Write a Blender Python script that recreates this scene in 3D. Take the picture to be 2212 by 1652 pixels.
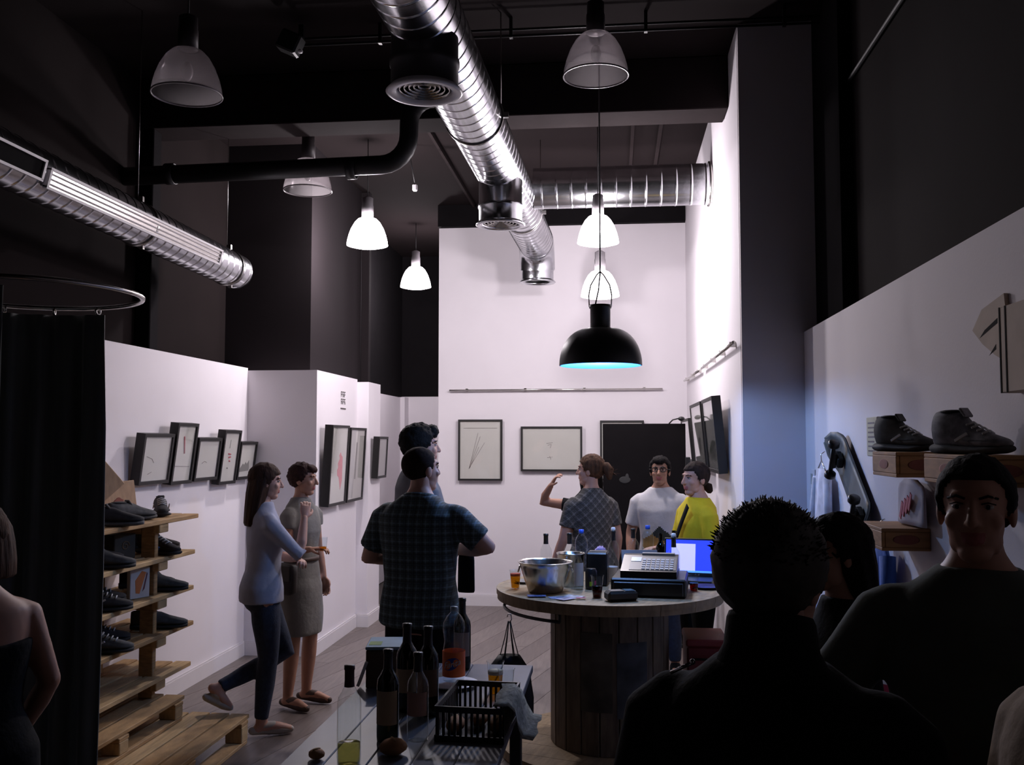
import bpy, bmesh, math, random
from mathutils import Vector, Matrix, noise
random.seed(7)
R = math.radians
V = Vector
scene = bpy.context.scene
for o in list(bpy.data.objects):
    bpy.data.objects.remove(o)
COL = scene.collection

# ------------------------------------------------------------------ camera
cam_data = bpy.data.cameras.new('camera')
cam_data.sensor_fit = 'HORIZONTAL'
cam_data.sensor_width = 36.0
cam_data.lens = 36.0 * 2085.0 / 2212.0
cam_data.clip_start = 0.05
cam = bpy.data.objects.new('camera', cam_data)
cam.location = (0, 0, 1.75)
cam.rotation_euler = (R(90 + 3.4035), 0, R(6.04))
COL.objects.link(cam)
scene.camera = cam

# ------------------------------------------------------------------ world and exposure
world = bpy.data.worlds.new('night')
scene.world = world
world.use_nodes = True
world.node_tree.nodes['Background'].inputs[0].default_value = (0.9, 0.8, 0.85, 1)
world.node_tree.nodes['Background'].inputs[1].default_value = 0.006
scene.view_settings.view_transform = 'Standard'
scene.view_settings.look = 'None'
scene.view_settings.gamma = 1.0
scene.view_settings.use_curve_mapping = False
scene.view_settings.exposure = 0.35
LAMP_W = 150.0          # each lit bell lamp
LAMP_COL = (1.0, 0.91, 0.96)
SHADE_EMIT = 9.0
DOME_W = 30.0           # blue lamp over the spool table
DOME_COL = (0.34, 0.54, 1.0)

# ------------------------------------------------------------------ materials
MATS = {}
def mat(name, col, rough=0.6, metal=0.0, var=0.12, scale=8.0, bump=0.0, bscale=60.0, stretch=None, spec=0.5, emit=None, estr=0.0, sheen=0.0):
    """procedural principled material: colour varied by noise, optional bump"""
    if name in MATS: return MATS[name]
    m = bpy.data.materials.new(name); m.use_nodes = True
    nt = m.node_tree; b = nt.nodes['Principled BSDF']
    tc = nt.nodes.new('ShaderNodeTexCoord')
    mp = nt.nodes.new('ShaderNodeMapping')
    if stretch: mp.inputs['Scale'].default_value = stretch
    nt.links.new(tc.outputs['Object'], mp.inputs['Vector'])
    n = nt.nodes.new('ShaderNodeTexNoise'); n.inputs['Scale'].default_value = scale; n.inputs['Detail'].default_value = 4
    nt.links.new(mp.outputs[0], n.inputs['Vector'])
    r = nt.nodes.new('ShaderNodeValToRGB')
    r.color_ramp.elements[0].position = 0.3; r.color_ramp.elements[1].position = 0.7
    r.color_ramp.elements[0].color = tuple(c * (1 - var) for c in col) + (1,)
    r.color_ramp.elements[1].color = tuple(min(1, c * (1 + var)) for c in col) + (1,)
    nt.links.new(n.outputs['Fac'], r.inputs['Fac'])
    nt.links.new(r.outputs['Color'], b.inputs['Base Color'])
    b.inputs['Roughness'].default_value = rough
    b.inputs['Metallic'].default_value = metal
    b.inputs['Specular IOR Level'].default_value = spec
    if sheen: b.inputs['Sheen Weight'].default_value = sheen
    if bump:
        n2 = nt.nodes.new('ShaderNodeTexNoise'); n2.inputs['Scale'].default_value = bscale; n2.inputs['Detail'].default_value = 3
        nt.links.new(mp.outputs[0], n2.inputs['Vector'])
        bp = nt.nodes.new('ShaderNodeBump'); bp.inputs['Strength'].default_value = bump; bp.inputs['Distance'].default_value = 0.01
        nt.links.new(n2.outputs['Fac'], bp.inputs['Height']); nt.links.new(bp.outputs[0], b.inputs['Normal'])
    if emit:
        b.inputs['Emission Color'].default_value = tuple(emit) + (1,)
        b.inputs['Emission Strength'].default_value = estr
    MATS[name] = m
    return m

def glass(name, tint=(1, 1, 1), ior=1.45, rough=0.03, gl=1.0):
    """thin-walled glass: tinted transparency plus fresnel gloss"""
    if name in MATS: return MATS[name]
    m = bpy.data.materials.new(name); m.use_nodes = True
    nt = m.node_tree; nt.nodes.remove(nt.nodes['Principled BSDF'])
    out = nt.nodes['Material Output']
    t = nt.nodes.new('ShaderNodeBsdfTransparent'); t.inputs[0].default_value = tuple(tint) + (1,)
    g = nt.nodes.new('ShaderNodeBsdfGlossy'); g.inputs['Roughness'].default_value = rough
    g.inputs['Color'].default_value = (gl, gl, gl, 1)
    lw_ = nt.nodes.new('ShaderNodeLayerWeight'); lw_.inputs[0].default_value = 0.5
    pw = nt.nodes.new('ShaderNodeMath'); pw.operation = 'POWER'; pw.inputs[1].default_value = 5.0
    f = nt.nodes.new('ShaderNodeMath'); f.operation = 'MULTIPLY_ADD'; f0 = ((ior - 1) / (ior + 1)) ** 2; f.inputs[1].default_value = 1 - f0; f.inputs[2].default_value = f0
    nt.links.new(lw_.outputs['Facing'], pw.inputs[0]); nt.links.new(pw.outputs[0], f.inputs[0])
    mx = nt.nodes.new('ShaderNodeMixShader')
    nt.links.new(f.outputs[0], mx.inputs[0]); nt.links.new(t.outputs[0], mx.inputs[1]); nt.links.new(g.outputs[0], mx.inputs[2])
    nt.links.new(mx.outputs[0], out.inputs['Surface'])
    MATS[name] = m
    return m

def plaid(name, base, line, dark, s=30.0, rot=0.0, w=0.25):
    """woven check: two crossed sets of stripes over a base cloth"""
    if name in MATS: return MATS[name]
    m = mat(name, base, 0.85, var=0.05, scale=30)
    nt = m.node_tree; b = nt.nodes['Principled BSDF']
    ramp = b.inputs['Base Color'].links[0].from_socket
    tc = nt.nodes.new('ShaderNodeTexCoord'); mp = nt.nodes.new('ShaderNodeMapping')
    mp.inputs['Rotation'].default_value = (0, rot, 0)
    nt.links.new(tc.outputs['Object'], mp.inputs[0])
    cur = ramp
    for ax, c, fr, off, th in (('X', line, s, 0.0, w), ('Z', line, s, 0.0, w), ('X', dark, s * 0.5, 1.2, 0.35), ('Z', dark, s * 0.5, 1.2, 0.35)):
        wv = nt.nodes.new('ShaderNodeTexWave'); wv.wave_type = 'BANDS'; wv.bands_direction = ax
        wv.inputs['Scale'].default_value = fr; wv.inputs['Phase Offset'].default_value = off
        nt.links.new(mp.outputs[0], wv.inputs['Vector'])
        gt = nt.nodes.new('ShaderNodeMath'); gt.operation = 'GREATER_THAN'; gt.inputs[1].default_value = 1 - th
        nt.links.new(wv.outputs['Fac'], gt.inputs[0])
        ml = nt.nodes.new('ShaderNodeMath'); ml.operation = 'MULTIPLY'; ml.inputs[1].default_value = 0.55
        nt.links.new(gt.outputs[0], ml.inputs[0])
        mx = nt.nodes.new('ShaderNodeMixRGB'); mx.inputs[2].default_value = tuple(c) + (1,)
        nt.links.new(ml.outputs[0], mx.inputs[0]); nt.links.new(cur, mx.inputs[1])
        cur = mx.outputs[0]
    nt.links.new(cur, b.inputs['Base Color'])
    return m

WHITE = mat('white_plaster', (0.80, 0.765, 0.80), 0.85, var=0.02, scale=2, bump=0.04, bscale=90)
WHITE_TRIM = mat('white_trim', (0.78, 0.75, 0.77), 0.45, var=0.02)
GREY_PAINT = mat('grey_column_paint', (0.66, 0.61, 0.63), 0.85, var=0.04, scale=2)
DARK_PAINT = mat('dark_upper_paint', (0.0120, 0.0092, 0.0092), 0.95, spec=0.08, var=0.08, scale=2)
DARK_BROWN = mat('dark_brown_paint', (0.0125, 0.0092, 0.0092), 0.95, spec=0.08, var=0.1, scale=2)
BLACK_PAINT = mat('black_paint', (0.008, 0.007, 0.008), 0.9, spec=0.08, var=0.1)
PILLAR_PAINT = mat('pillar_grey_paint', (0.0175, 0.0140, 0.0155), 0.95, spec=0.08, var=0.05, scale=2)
CEIL_PAINT = mat('ceiling_paint', (0.0150, 0.0108, 0.0112), 0.95, spec=0.08, var=0.08, scale=2)
BEAM_PAINT = mat('beam_paint', (0.024, 0.0178, 0.0183), 0.95, spec=0.08, var=0.08)
DUCT = mat('galvanised_duct', (0.62, 0.63, 0.66), 0.20, 1.0, var=0.10, scale=14, bump=0.03, bscale=30)
STEEL = mat('brushed_steel', (0.62, 0.60, 0.57), 0.22, 1.0, var=0.06, scale=20)
CHROME = mat('chrome', (0.7, 0.7, 0.72), 0.12, 1.0, var=0.03)
BLACK_METAL = mat('black_metal', (0.012, 0.012, 0.013), 0.45, 0.0, var=0.1)
BLACK_PLASTIC = mat('black_plastic', (0.010, 0.010, 0.011), 0.35, 0.0, var=0.1)
FRAME_BLACK = mat('frame_black_wood', (0.012, 0.011, 0.011), 0.5, var=0.15, scale=20)
PAPER = mat('art_paper', (0.66, 0.655, 0.61), 0.8, var=0.02, scale=5)
PAPER_GREY = mat('grey_paper', (0.45, 0.45, 0.43), 0.8, var=0.03)
INK = mat('pencil_ink', (0.20, 0.17, 0.17), 0.8, var=0.1)
INK_RED = mat('red_ink', (0.50, 0.03, 0.06), 0.7, var=0.1)
INK_PINK = mat('pink_red_ink', (0.70, 0.12, 0.16), 0.7, var=0.12, scale=25)
INK_GREY = mat('grey_ink', (0.22, 0.22, 0.20), 0.8, var=0.1)
INK_GREEN = mat('dark_green_ink', (0.03, 0.11, 0.03), 0.8, var=0.2)
PALLET = mat('pallet_wood', (0.44, 0.27, 0.12), 0.75, var=0.28, scale=6, bump=0.15, bscale=40, stretch=(3, 1, 12))
PALLET_L = mat('pallet_wood_pale', (0.52, 0.35, 0.17), 0.75, var=0.22, scale=5, bump=0.15, bscale=40, stretch=(12, 1, 3))
SPOOL = mat('spool_wood', (0.30, 0.215, 0.12), 0.65, var=0.25, scale=5, bump=0.12, bscale=30, stretch=(2, 9, 2))
SPOOL_D = mat('spool_core_wood', (0.16, 0.12, 0.08), 0.75, var=0.35, scale=4, bump=0.12, bscale=30, stretch=(9, 9, 1.5))
CRATE_WOOD = mat('crate_wood', (0.42, 0.22, 0.09), 0.7, var=0.18, scale=6, stretch=(2, 2, 10))
CRATE_PALE = mat('crate_pale_wood', (0.56, 0.36, 0.21), 0.7, var=0.12, scale=6, stretch=(9, 9, 2))
BURN = mat('burnt_mark', (0.30, 0.10, 0.07), 0.8, var=0.2)
CLEAR = glass('clear_glass', (0.93, 0.95, 0.95))
PANE = glass('picture_pane', (0.97, 0.97, 0.97), 1.4)
ACRYL = glass('prismatic_acrylic', (0.80, 0.76, 0.78), 1.45, 0.18)
nt_ = ACRYL.node_tree; mo_ = nt_.nodes['Material Output']; old_ = mo_.inputs['Surface'].links[0].from_socket
tl_ = nt_.nodes.new('ShaderNodeBsdfTranslucent'); tl_.inputs[0].default_value = (.75, .70, .72, 1); mx_ = nt_.nodes.new('ShaderNodeMixShader'); mx_.inputs[0].default_value = .22
nt_.links.new(old_, mx_.inputs[1]); nt_.links.new(tl_.outputs[0], mx_.inputs[2]); nt_.links.new(mx_.outputs[0], mo_.inputs['Surface'])
DARKGLASS = glass('dark_green_glass', (0.05, 0.06, 0.035), 1.5)
PET = glass('clear_plastic', (0.88, 0.92, 0.94), 1.4, 0.06)
WINE_WHITE = glass('white_wine', (0.62, 0.60, 0.30), 1.33)
BEER = glass('beer', (0.80, 0.46, 0.06), 1.33)
REDDRINK = glass('red_drink', (0.45, 0.03, 0.02), 1.33)
COLA = glass('dark_drink', (0.16, 0.05, 0.03), 1.33)
LABEL_C = mat('cream_label', (0.45, 0.33, 0.20), 0.8, var=0.08)
LABEL_W = mat('white_label', (0.62, 0.60, 0.58), 0.8, var=0.05)
LABEL_O = mat('orange_label', (0.80, 0.16, 0.03), 0.6, var=0.06)
BLUE_CAP = mat('blue_cap', (0.02, 0.10, 0.62), 0.4, var=0.05)
BLUE_INK = mat('blue_logo_ink', (0.02, 0.05, 0.30), 0.6, var=0.05)
WHITE_PLASTIC = mat('white_plastic', (0.72, 0.71, 0.72), 0.4, var=0.04)
FOAM = mat('beer_foam', (0.75, 0.66, 0.52), 0.9, var=0.05)
TABLE_TOP = mat('table_board', (0.11, 0.115, 0.145), 0.42, var=0.12, scale=5)
RUBBER = mat('black_rubber', (0.02, 0.019, 0.02), 0.75, var=0.2)
SHOE_DARK = mat('dark_suede', (0.026, 0.024, 0.026), 0.85, var=0.35, scale=30)
SHOE_GREY = mat('grey_suede', (0.075, 0.075, 0.075), 0.85, var=0.3, scale=30)
SHOE_WHITE = mat('white_lace', (0.55, 0.55, 0.55), 0.8, var=0.1)
SHOE_BLUE = mat('blue_patch', (0.05, 0.22, 0.62), 0.6)
NEWS = mat('newsprint', (0.17, 0.18, 0.16), 0.9, var=0.6, scale=70)

# ------------------------------------------------------------------ mesh builder
class MB:
    def __init__(s):
        s.v = []; s.f = []; s.m = []; s.mats = []; s.sm = []
    def mi(s, m):
        if m not in s.mats: s.mats.append(m)
        return s.mats.index(m)
    def add(s, vs, fs, m, smooth=False):
        o = len(s.v); k = s.mi(m)
        s.v += [tuple(p) for p in vs]
        for f in fs:
            s.f.append([i + o for i in f]); s.m.append(k); s.sm.append(smooth)
        return s
    def box(s, c, d, m, rot=None, bev=0.0):
        hx, hy, hz = d[0] / 2, d[1] / 2, d[2] / 2
        if bev:
            b = min(bev, hx * .9, hy * .9, hz * .9); vs = []
            for z, k in ((-hz, 1), (-hz + b, 0), (hz - b, 0), (hz, 1)):
                x, y = hx - b * k, hy - b * k
                vs += [(-x + b * (1 - k), -y, z), (x - b * (1 - k), -y, z), (x, -y + b * (1 - k), z), (x, y - b * (1 - k), z),
                       (x - b * (1 - k), y, z), (-x + b * (1 - k), y, z), (-x, y - b * (1 - k), z), (-x, -y + b * (1 - k), z)]
            fs = [[7, 6, 5, 4, 3, 2, 1, 0], [24 + i for i in range(8)]]
            for l in range(3):
                for i in range(8):
                    j = (i + 1) % 8; fs.append([l * 8 + i, l * 8 + j, l * 8 + 8 + j, l * 8 + 8 + i])
        else:
            vs = [(x, y, z) for z in (-hz, hz) for x, y in ((-hx, -hy), (hx, -hy), (hx, hy), (-hx, hy))]
            fs = [[3, 2, 1, 0], [4, 5, 6, 7], [0, 1, 5, 4], [1, 2, 6, 5], [2, 3, 7, 6], [3, 0, 4, 7]]
        c = V(c)
        if rot is not None: vs = [rot @ V(p) for p in vs]
        return s.add([V(p) + c for p in vs], fs, m)
    def bb(s, x0, x1, y0, y1, z0, z1, m, bev=0.0):
        return s.box(((x0 + x1) / 2, (y0 + y1) / 2, (z0 + z1) / 2), (abs(x1 - x0), abs(y1 - y0), abs(z1 - z0)), m, None, bev)
    def lathe(s, prof, m, n=24, o=(0, 0, 0), axis=(0, 0, 1), smooth=True, closed=False, a0=0.0, a1=2 * math.pi):
        """profile of (radius, height) turned about axis through o"""
        ax = V(axis).normalized(); t = V((1, 0, 0)) if abs(ax.x) < 0.9 else V((0, 1, 0))
        e1 = ax.cross(t).normalized(); e2 = ax.cross(e1); o = V(o)
        full = abs(a1 - a0 - 2 * math.pi) < 1e-6
        k = n if full else n + 1
        vs = []; fs = []
        for r, h in prof:
            for i in range(k):
                a = a0 + (a1 - a0) * i / n
                vs.append(o + ax * h + e1 * (r * math.cos(a)) + e2 * (r * math.sin(a)))
        P = len(prof)
        for j in range(P if closed else P - 1):
            for i in range(n):
                i2 = (i + 1) % k; j2 = (j + 1) % P
                fs.append([j * k + i, j * k + i2, j2 * k + i2, j2 * k + i])
        return s.add(vs, fs, m, smooth)
    def tube(s, pts, r, m, n=8, smooth=True, cap=True):
        pts = [V(p) for p in pts]; rr = r if isinstance(r, (list, tuple)) else [r] * len(pts)
        vs = []; fs = []; pe = None
        for i, p in enumerate(pts):
            d = (pts[min(i + 1, len(pts) - 1)] - pts[max(i - 1, 0)]).normalized()
            if pe is None: pe = d.orthogonal().normalized()
            e1 = (pe - d * pe.dot(d))
            e1 = e1.normalized() if e1.length > 1e-6 else d.orthogonal().normalized()
            pe = e1; e2 = d.cross(e1)
            for k in range(n):
                a = 2 * math.pi * k / n
                vs.append(p + (e1 * math.cos(a) + e2 * math.sin(a)) * rr[i])
        for i in range(len(pts) - 1):
            for k in range(n):
                k2 = (k + 1) % n; fs.append([i * n + k, i * n + k2, (i + 1) * n + k2, (i + 1) * n + k])
        if cap: fs += [list(range(n))[::-1], [(len(pts) - 1) * n + k for k in range(n)]]
        return s.add(vs, fs, m, smooth)
    def ell(s, c, rad, m, n=16, k=10, rot=None, fn=None):
        vs = []; fs = []; c = V(c)
        for j in range(k + 1):
            ph = math.pi * j / k
            for i in range(n):
                a = 2 * math.pi * i / n
                d = V((math.sin(ph) * math.cos(a), math.sin(ph) * math.sin(a), math.cos(ph)))
                p = V((d.x * rad[0], d.y * rad[1], d.z * rad[2]))
                if fn: p = fn(d, p)
                if rot is not None: p = rot @ p
                vs.append(c + p)
        for j in range(k):
            for i in range(n):
                i2 = (i + 1) % n
                if j == 0: fs.append([i, n + i, n + i2])
                elif j == k - 1: fs.append([j * n + i, (j + 1) * n + i, j * n + i2])
                else: fs.append([j * n + i, (j + 1) * n + i, (j + 1) * n + i2, j * n + i2])
        return s.add(vs, fs, m, True)
    def prism(s, poly, d, m):
        """polygon (3D points) thickened by vector d"""
        d = V(d); a = [V(p) for p in poly]; n = len(a)
        fs = [list(range(n))[::-1], [n + i for i in range(n)]] + [[i, (i + 1) % n, n + (i + 1) % n, n + i] for i in range(n)]
        return s.add(a + [p + d for p in a], fs, m)
    def loft(s, rings, m, smooth=True, cap=True):
        n = len(rings[0]); vs = [p for r in rings for p in r]; fs = []
        for j in range(len(rings) - 1):
            for i in range(n):
                i2 = (i + 1) % n; fs.append([j * n + i, j * n + i2, (j + 1) * n + i2, (j + 1) * n + i])
        if cap: fs += [list(range(n))[::-1], [(len(rings) - 1) * n + i for i in range(n)]]
        return s.add(vs, fs, m, smooth)
    def mesh(s, name):
        me = bpy.data.meshes.new(name)
        me.from_pydata(s.v, [], s.f)
        for m in s.mats: me.materials.append(m)
        me.polygons.foreach_set('material_index', s.m)
        me.polygons.foreach_set('use_smooth', s.sm)
        bm = bmesh.new(); bm.from_mesh(me)
        bmesh.ops.recalc_face_normals(bm, faces=bm.faces)
        bm.to_mesh(me); bm.free(); me.update()
        return me

def obj(name, mb, parent=None, loc=None, rz=0.0):
    me = mb.mesh(name) if isinstance(mb, MB) else mb
    o = bpy.data.objects.new(name, me); COL.objects.link(o)
    if parent is not None: o.parent = parent
    if loc is not None: o.location = loc
    if rz: o.rotation_euler = (0, 0, rz)
    return o
def tag(o, label, cat, group=None, kind=None):
    o['label'] = label; o['category'] = cat
    if group: o['group'] = group
    if kind: o['kind'] = kind
    return o
def thing(name, label, cat, loc=(0, 0, 0), rz=0.0, group=None):
    o = bpy.data.objects.new(name, None); COL.objects.link(o)
    o.location = loc; o.rotation_euler = (0, 0, rz); o.empty_display_size = 0.1
    return tag(o, label, cat, group)
def struct(name, mb, label, cat='structure', parent=None):
    o = obj(name, mb, parent)
    if parent is None:
        o['kind'] = 'structure'; o['label'] = label; o['category'] = cat
    return o
def copy_tree(o, parent=None):
    c = o.copy(); COL.objects.link(c); c.parent = parent
    for ch in list(o.children): copy_tree(ch, c)
    return c
TMP = bpy.data.scenes.new('workshop')
def tmp_graph():
    with bpy.context.temp_override(scene=TMP, view_layer=TMP.view_layers[0]):
        g = bpy.context.evaluated_depsgraph_get(); g.update()
    return g
def remesh(mb, name, vox, smooth=3, parent=None, fac=0.5, disp=0.0):
    """fuse the overlapping shells of mb into one continuous surface"""
    o = bpy.data.objects.new(name + '_tmp', mb.mesh(name)); TMP.collection.objects.link(o)
    r = o.modifiers.new('r', 'REMESH'); r.mode = 'VOXEL'; r.voxel_size = vox; r.use_smooth_shade = True
    if smooth:
        q = o.modifiers.new('s', 'SMOOTH'); q.factor = fac; q.iterations = smooth
    dg = tmp_graph()
    me = bpy.data.meshes.new_from_object(o.evaluated_get(dg))
    old = o.data; bpy.data.objects.remove(o); bpy.data.meshes.remove(old)
    me.materials.clear()
    for m in mb.mats[:1]: me.materials.append(m)
    return me

# ------------------------------------------------------------------ the room
ZC = 4.28
planks_floor = MB().bb(-3.45, 1.4, -1.5, 13.2, -0.12, -0.011, mat('subfloor', (0.06, 0.05, 0.045), 0.8))
floor = struct('floor', planks_floor, 'grey brown laminate floor of long planks laid at a slant', 'floor')
PLANKS = [mat('floor_plank_%s' % n, c, 0.34, var=0.22, scale=3.2, stretch=(14, 1.2, 1), bump=0.03) for n, c in
          (('ash', (0.150, 0.122, 0.110)), ('umber', (0.128, 0.102, 0.092)), ('pale', (0.170, 0.140, 0.127)))]
def clip(poly, x0, x1, y0, y1):
    for ax, lim, sg in ((0, x0, 1), (0, x1, -1), (1, y0, 1), (1, y1, -1)):
        out = []
        for i in range(len(poly)):
            a, b = poly[i], poly[(i + 1) % len(poly)]
            da, db = (a[ax] - lim) * sg, (b[ax] - lim) * sg
            if da >= 0: out.append(a)
            if da * db < 0:
                t = da / (da - db); out.append((a[0] + (b[0] - a[0]) * t, a[1] + (b[1] - a[1]) * t))
        poly = out
        if len(poly) < 3: return []
    return poly
ca, sa = math.cos(R(-14)), math.sin(R(-14))
def slant(u, v): return (u * ca - v * sa, u * sa + v * ca)
W_, L_ = 0.21, 1.55
for iu in range(-34, 14):
    off = (iu * 0.618 % 1) * L_
    for iv in range(-3, 12):
        u0, v0 = iu * W_, iv * L_ + off - 2
        q = [slant(u0 + .0015, v0 + .0015), slant(u0 + W_ - .0015, v0 + .0015), slant(u0 + W_ - .0015, v0 + L_ - .0015), slant(u0 + .0015, v0 + L_ - .0015)]
        q = clip(q, -3.02, 1.12, 1.0, 10.23)
        if len(q) < 3: continue
        me = MB().prism([(x, y, -0.011) for x, y in q], (0, 0, 0.011), random.choice(PLANKS)).mesh('plank')
        o = bpy.data.objects.new('plank', me); COL.objects.link(o); o.parent = floor

struct('wall_left', MB().bb(-3.14, -3.02, -1.5, 7.715, 0, 2.345, WHITE), 'white partition wall on the left with five framed pictures', 'wall')
struct('wall_left_return', MB().bb(-3.14, -2.43, 7.7155, 8.97, 0, 2.325, WHITE), 'white boxed out partition corner behind the two women', 'wall')
struct('wall_left_end', MB().bb(-3.14, -2.318, 8.9705, 9.43, 0, 2.30, WHITE), 'narrow white partition end beside the passage', 'wall')
struct('wall_passage_side', MB().bb(-2.98, -2.86, 9.4305, 12.75, 0, 2.32, WHITE), 'white wall along the left of the passage', 'wall')
struct('wall_passage_end', MB().bb(-3.0, -1.78, 13.0, 13.1, 0, 2.34, WHITE).bb(-2.98, -2.80, 12.752, 13.0, 0, 2.325, WHITE), 'white wall closing the far end of the passage', 'wall')
struct('wall_passage_right', MB().bb(-1.88, -1.78, 10.40, 13.0, 0, ZC, WHITE), 'white wall on the right of the passage', 'wall')
struct('wall_back', MB().bb(-1.88, 0.90, 10.24, 10.3995, 0, 4.045, WHITE), 'tall white back wall with framed drawings', 'wall')
struct('wall_right_far', MB().bb(0.76, 0.90, 5.90, 10.2395, 0, ZC, WHITE), 'tall white right wall with hanging rail and framed pictures', 'wall')
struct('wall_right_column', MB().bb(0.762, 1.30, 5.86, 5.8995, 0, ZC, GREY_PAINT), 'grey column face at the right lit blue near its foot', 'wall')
struct('wall_right', MB().bb(1.125, 1.25, -1.5, 5.8595, 0, 2.39, WHITE), 'white partition wall on the right with shoes and skateboards', 'wall')
struct('wall_right_upper', MB().bb(1.27, 1.40, -1.5, 5.8595, 2.0, ZC, DARK_PAINT).bb(1.2, 1.27, 5.2, 5.8595, 2.391, ZC, BLACK_PAINT).bb(1.2, 1.27, 2.3, 2.92, 2.391, ZC, BLACK_PAINT), 'dark upper wall above the right partition', 'wall')
struct('wall_left_upper', MB().bb(-3.45, -3.3, -1.5, 7.9, 0, ZC, DARK_BROWN), 'dark brown upper wall above the left partition', 'wall')
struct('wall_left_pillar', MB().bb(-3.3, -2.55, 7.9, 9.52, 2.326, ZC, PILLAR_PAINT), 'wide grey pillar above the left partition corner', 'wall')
struct('wall_passage_upper', MB().bb(-3.05, -2.9, 9.5205, 13.0, 2.33, ZC, BLACK_PAINT).bb(-3.0, -1.89, 13.02, 13.15, 2.345, ZC, BLACK_PAINT), 'black upper wall around the passage', 'wall')
struct('wall_front', MB().bb(-3.45, 1.40, -1.65, -1.5, 0, ZC, DARK_PAINT), 'dark wall behind the viewer', 'wall')
ceiling = struct('ceiling', MB().bb(-3.45, 1.40, -1.65, 13.2, ZC, ZC + 0.12, CEIL_PAINT), 'dark painted ceiling', 'ceiling')
for x0, x1 in ((0.150, 0.178), (0.372, 0.402), (-1.50, -1.475), (-1.20, -1.175)):
    obj('ceiling_batten', MB().bb(x0, x1, 6.64, 10.2, ZC - 0.03, ZC - 0.0005, BEAM_PAINT), ceiling)
struct('trim_1', MB().bb(-3.29, 0.755, 6.33, 6.63, 3.925, ZC - 0.001, BEAM_PAINT, 0.006), 'deep dark beam crossing the ceiling', 'beam')
struct('trim_2', MB().bb(-3.295, -3.185, 6.33, 6.45, 2.35, 3.924, BLACK_PAINT, 0.006), 'black post under the left end of the beam', 'post')
struct('trim_3', MB().bb(-1.88, 0.755, 10.16, 10.395, 4.046, ZC - 0.001, BLACK_PAINT), 'black lintel above the white back wall', 'beam')
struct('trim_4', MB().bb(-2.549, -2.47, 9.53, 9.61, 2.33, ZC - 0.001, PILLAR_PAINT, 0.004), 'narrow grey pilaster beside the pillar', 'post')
def base(name, x0, x1, y0, y1, label):
    mb = MB().bb(x0, x1, y0, y1, 0.0005, 0.105, WHITE_TRIM)
    d = 0.35
    mb.bb(x0 + (0.003 if x1 - x0 < .05 else 0), x1 - (0.003 if x1 - x0 < .05 else 0), y0 + (0.003 if y1 - y0 < .05 else 0), y1 - (0.003 if y1 - y0 < .05 else 0), 0.1052, 0.12, WHITE_TRIM)
    struct(name, mb, label, 'baseboard')
base('baseboard_left', -3.0195, -3.004, 1.0, 7.698, 'white baseboard along the left partition')
base('baseboard_left_return', -3.003, -2.412, 7.699, 7.7150, 'white baseboard at the foot of the boxed out corner')
base('baseboard_left_far', -2.4295, -2.412, 7.716, 8.95, 'white baseboard running toward the passage')
base('baseboard_left_step', -2.411, -2.302, 8.953, 8.970, 'white baseboard on the small step')
base('baseboard_left_end', -2.3175, -2.302, 8.971, 9.42, 'white baseboard on the partition end')
base('baseboard_back', -1.88, 0.742, 10.222, 10.2395, 'white baseboard along the back wall')
base('baseboard_right', 0.743, 0.7595, 5.92, 10.238, 'white baseboard along the tall right wall')
# ------------------------------------------------------------------ ducts and pipes
def spiral(p0, p1, r, step=0.115, n=36, rid=0.0028):
    p0, p1 = V(p0), V(p1); L = (p1 - p0).length; ax = (p1 - p0).normalized()
    prof = [(r, 0)]; h = step * 0.6
    while h < L - 0.02:
        prof += [(r, h - .012), (r, h - .005), (r + rid, h - .002), (r + rid, h + .003), (r, h + .006), (r, h + .013)]; h += step
    prof.append((r, L))
    return MB().lathe(prof, DUCT, n, p0, ax)
def tap(parent, x, y, ztop, zbot, r, m=DUCT, grille=True):
    b = MB().lathe([(r, zbot + .02), (r, zbot + .12), (r + .006, zbot + .125), (r + .006, zbot + .15), (r, zbot + .155), (r, ztop)], m, 36, (x, y, 0))
    obj('branch_collar', b, parent)
    fl = MB().lathe([(r - .035, zbot + .03), (r - .02, zbot + .003), (r + .012, zbot), (r + .022, zbot + .008), (r + .004, zbot + .028), (r - .015, zbot + .035)], WHITE_TRIM if grille == 2 else DUCT, 40, (x, y, 0), closed=True)
    obj('diffuser_flange', fl, parent)
    if grille:
        for k in range(5):
            rr = (r - .04) * (1 - k * 0.19)
            obj('diffuser_ring', MB().lathe([(rr, zbot + .012 + k * .004), (rr + .008, zbot + .03 + k * .004), (rr - .002, zbot + .03 + k * .004)], STEEL, 32, (x, y, 0), closed=True), parent)
        obj('damper_plate', MB().lathe([(0, zbot + .075), (r - .005, zbot + .075), (r - .005, zbot + .08), (0, zbot + .08)], BLACK_METAL, 32, (x, y, 0)), parent)
    else:
        obj('inner_sleeve', MB().lathe([(0, zbot + .2), (r - .004, zbot + .2), (r - .004, zbot + .03)], BLACK_METAL, 32, (x, y, 0)), parent)

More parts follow.
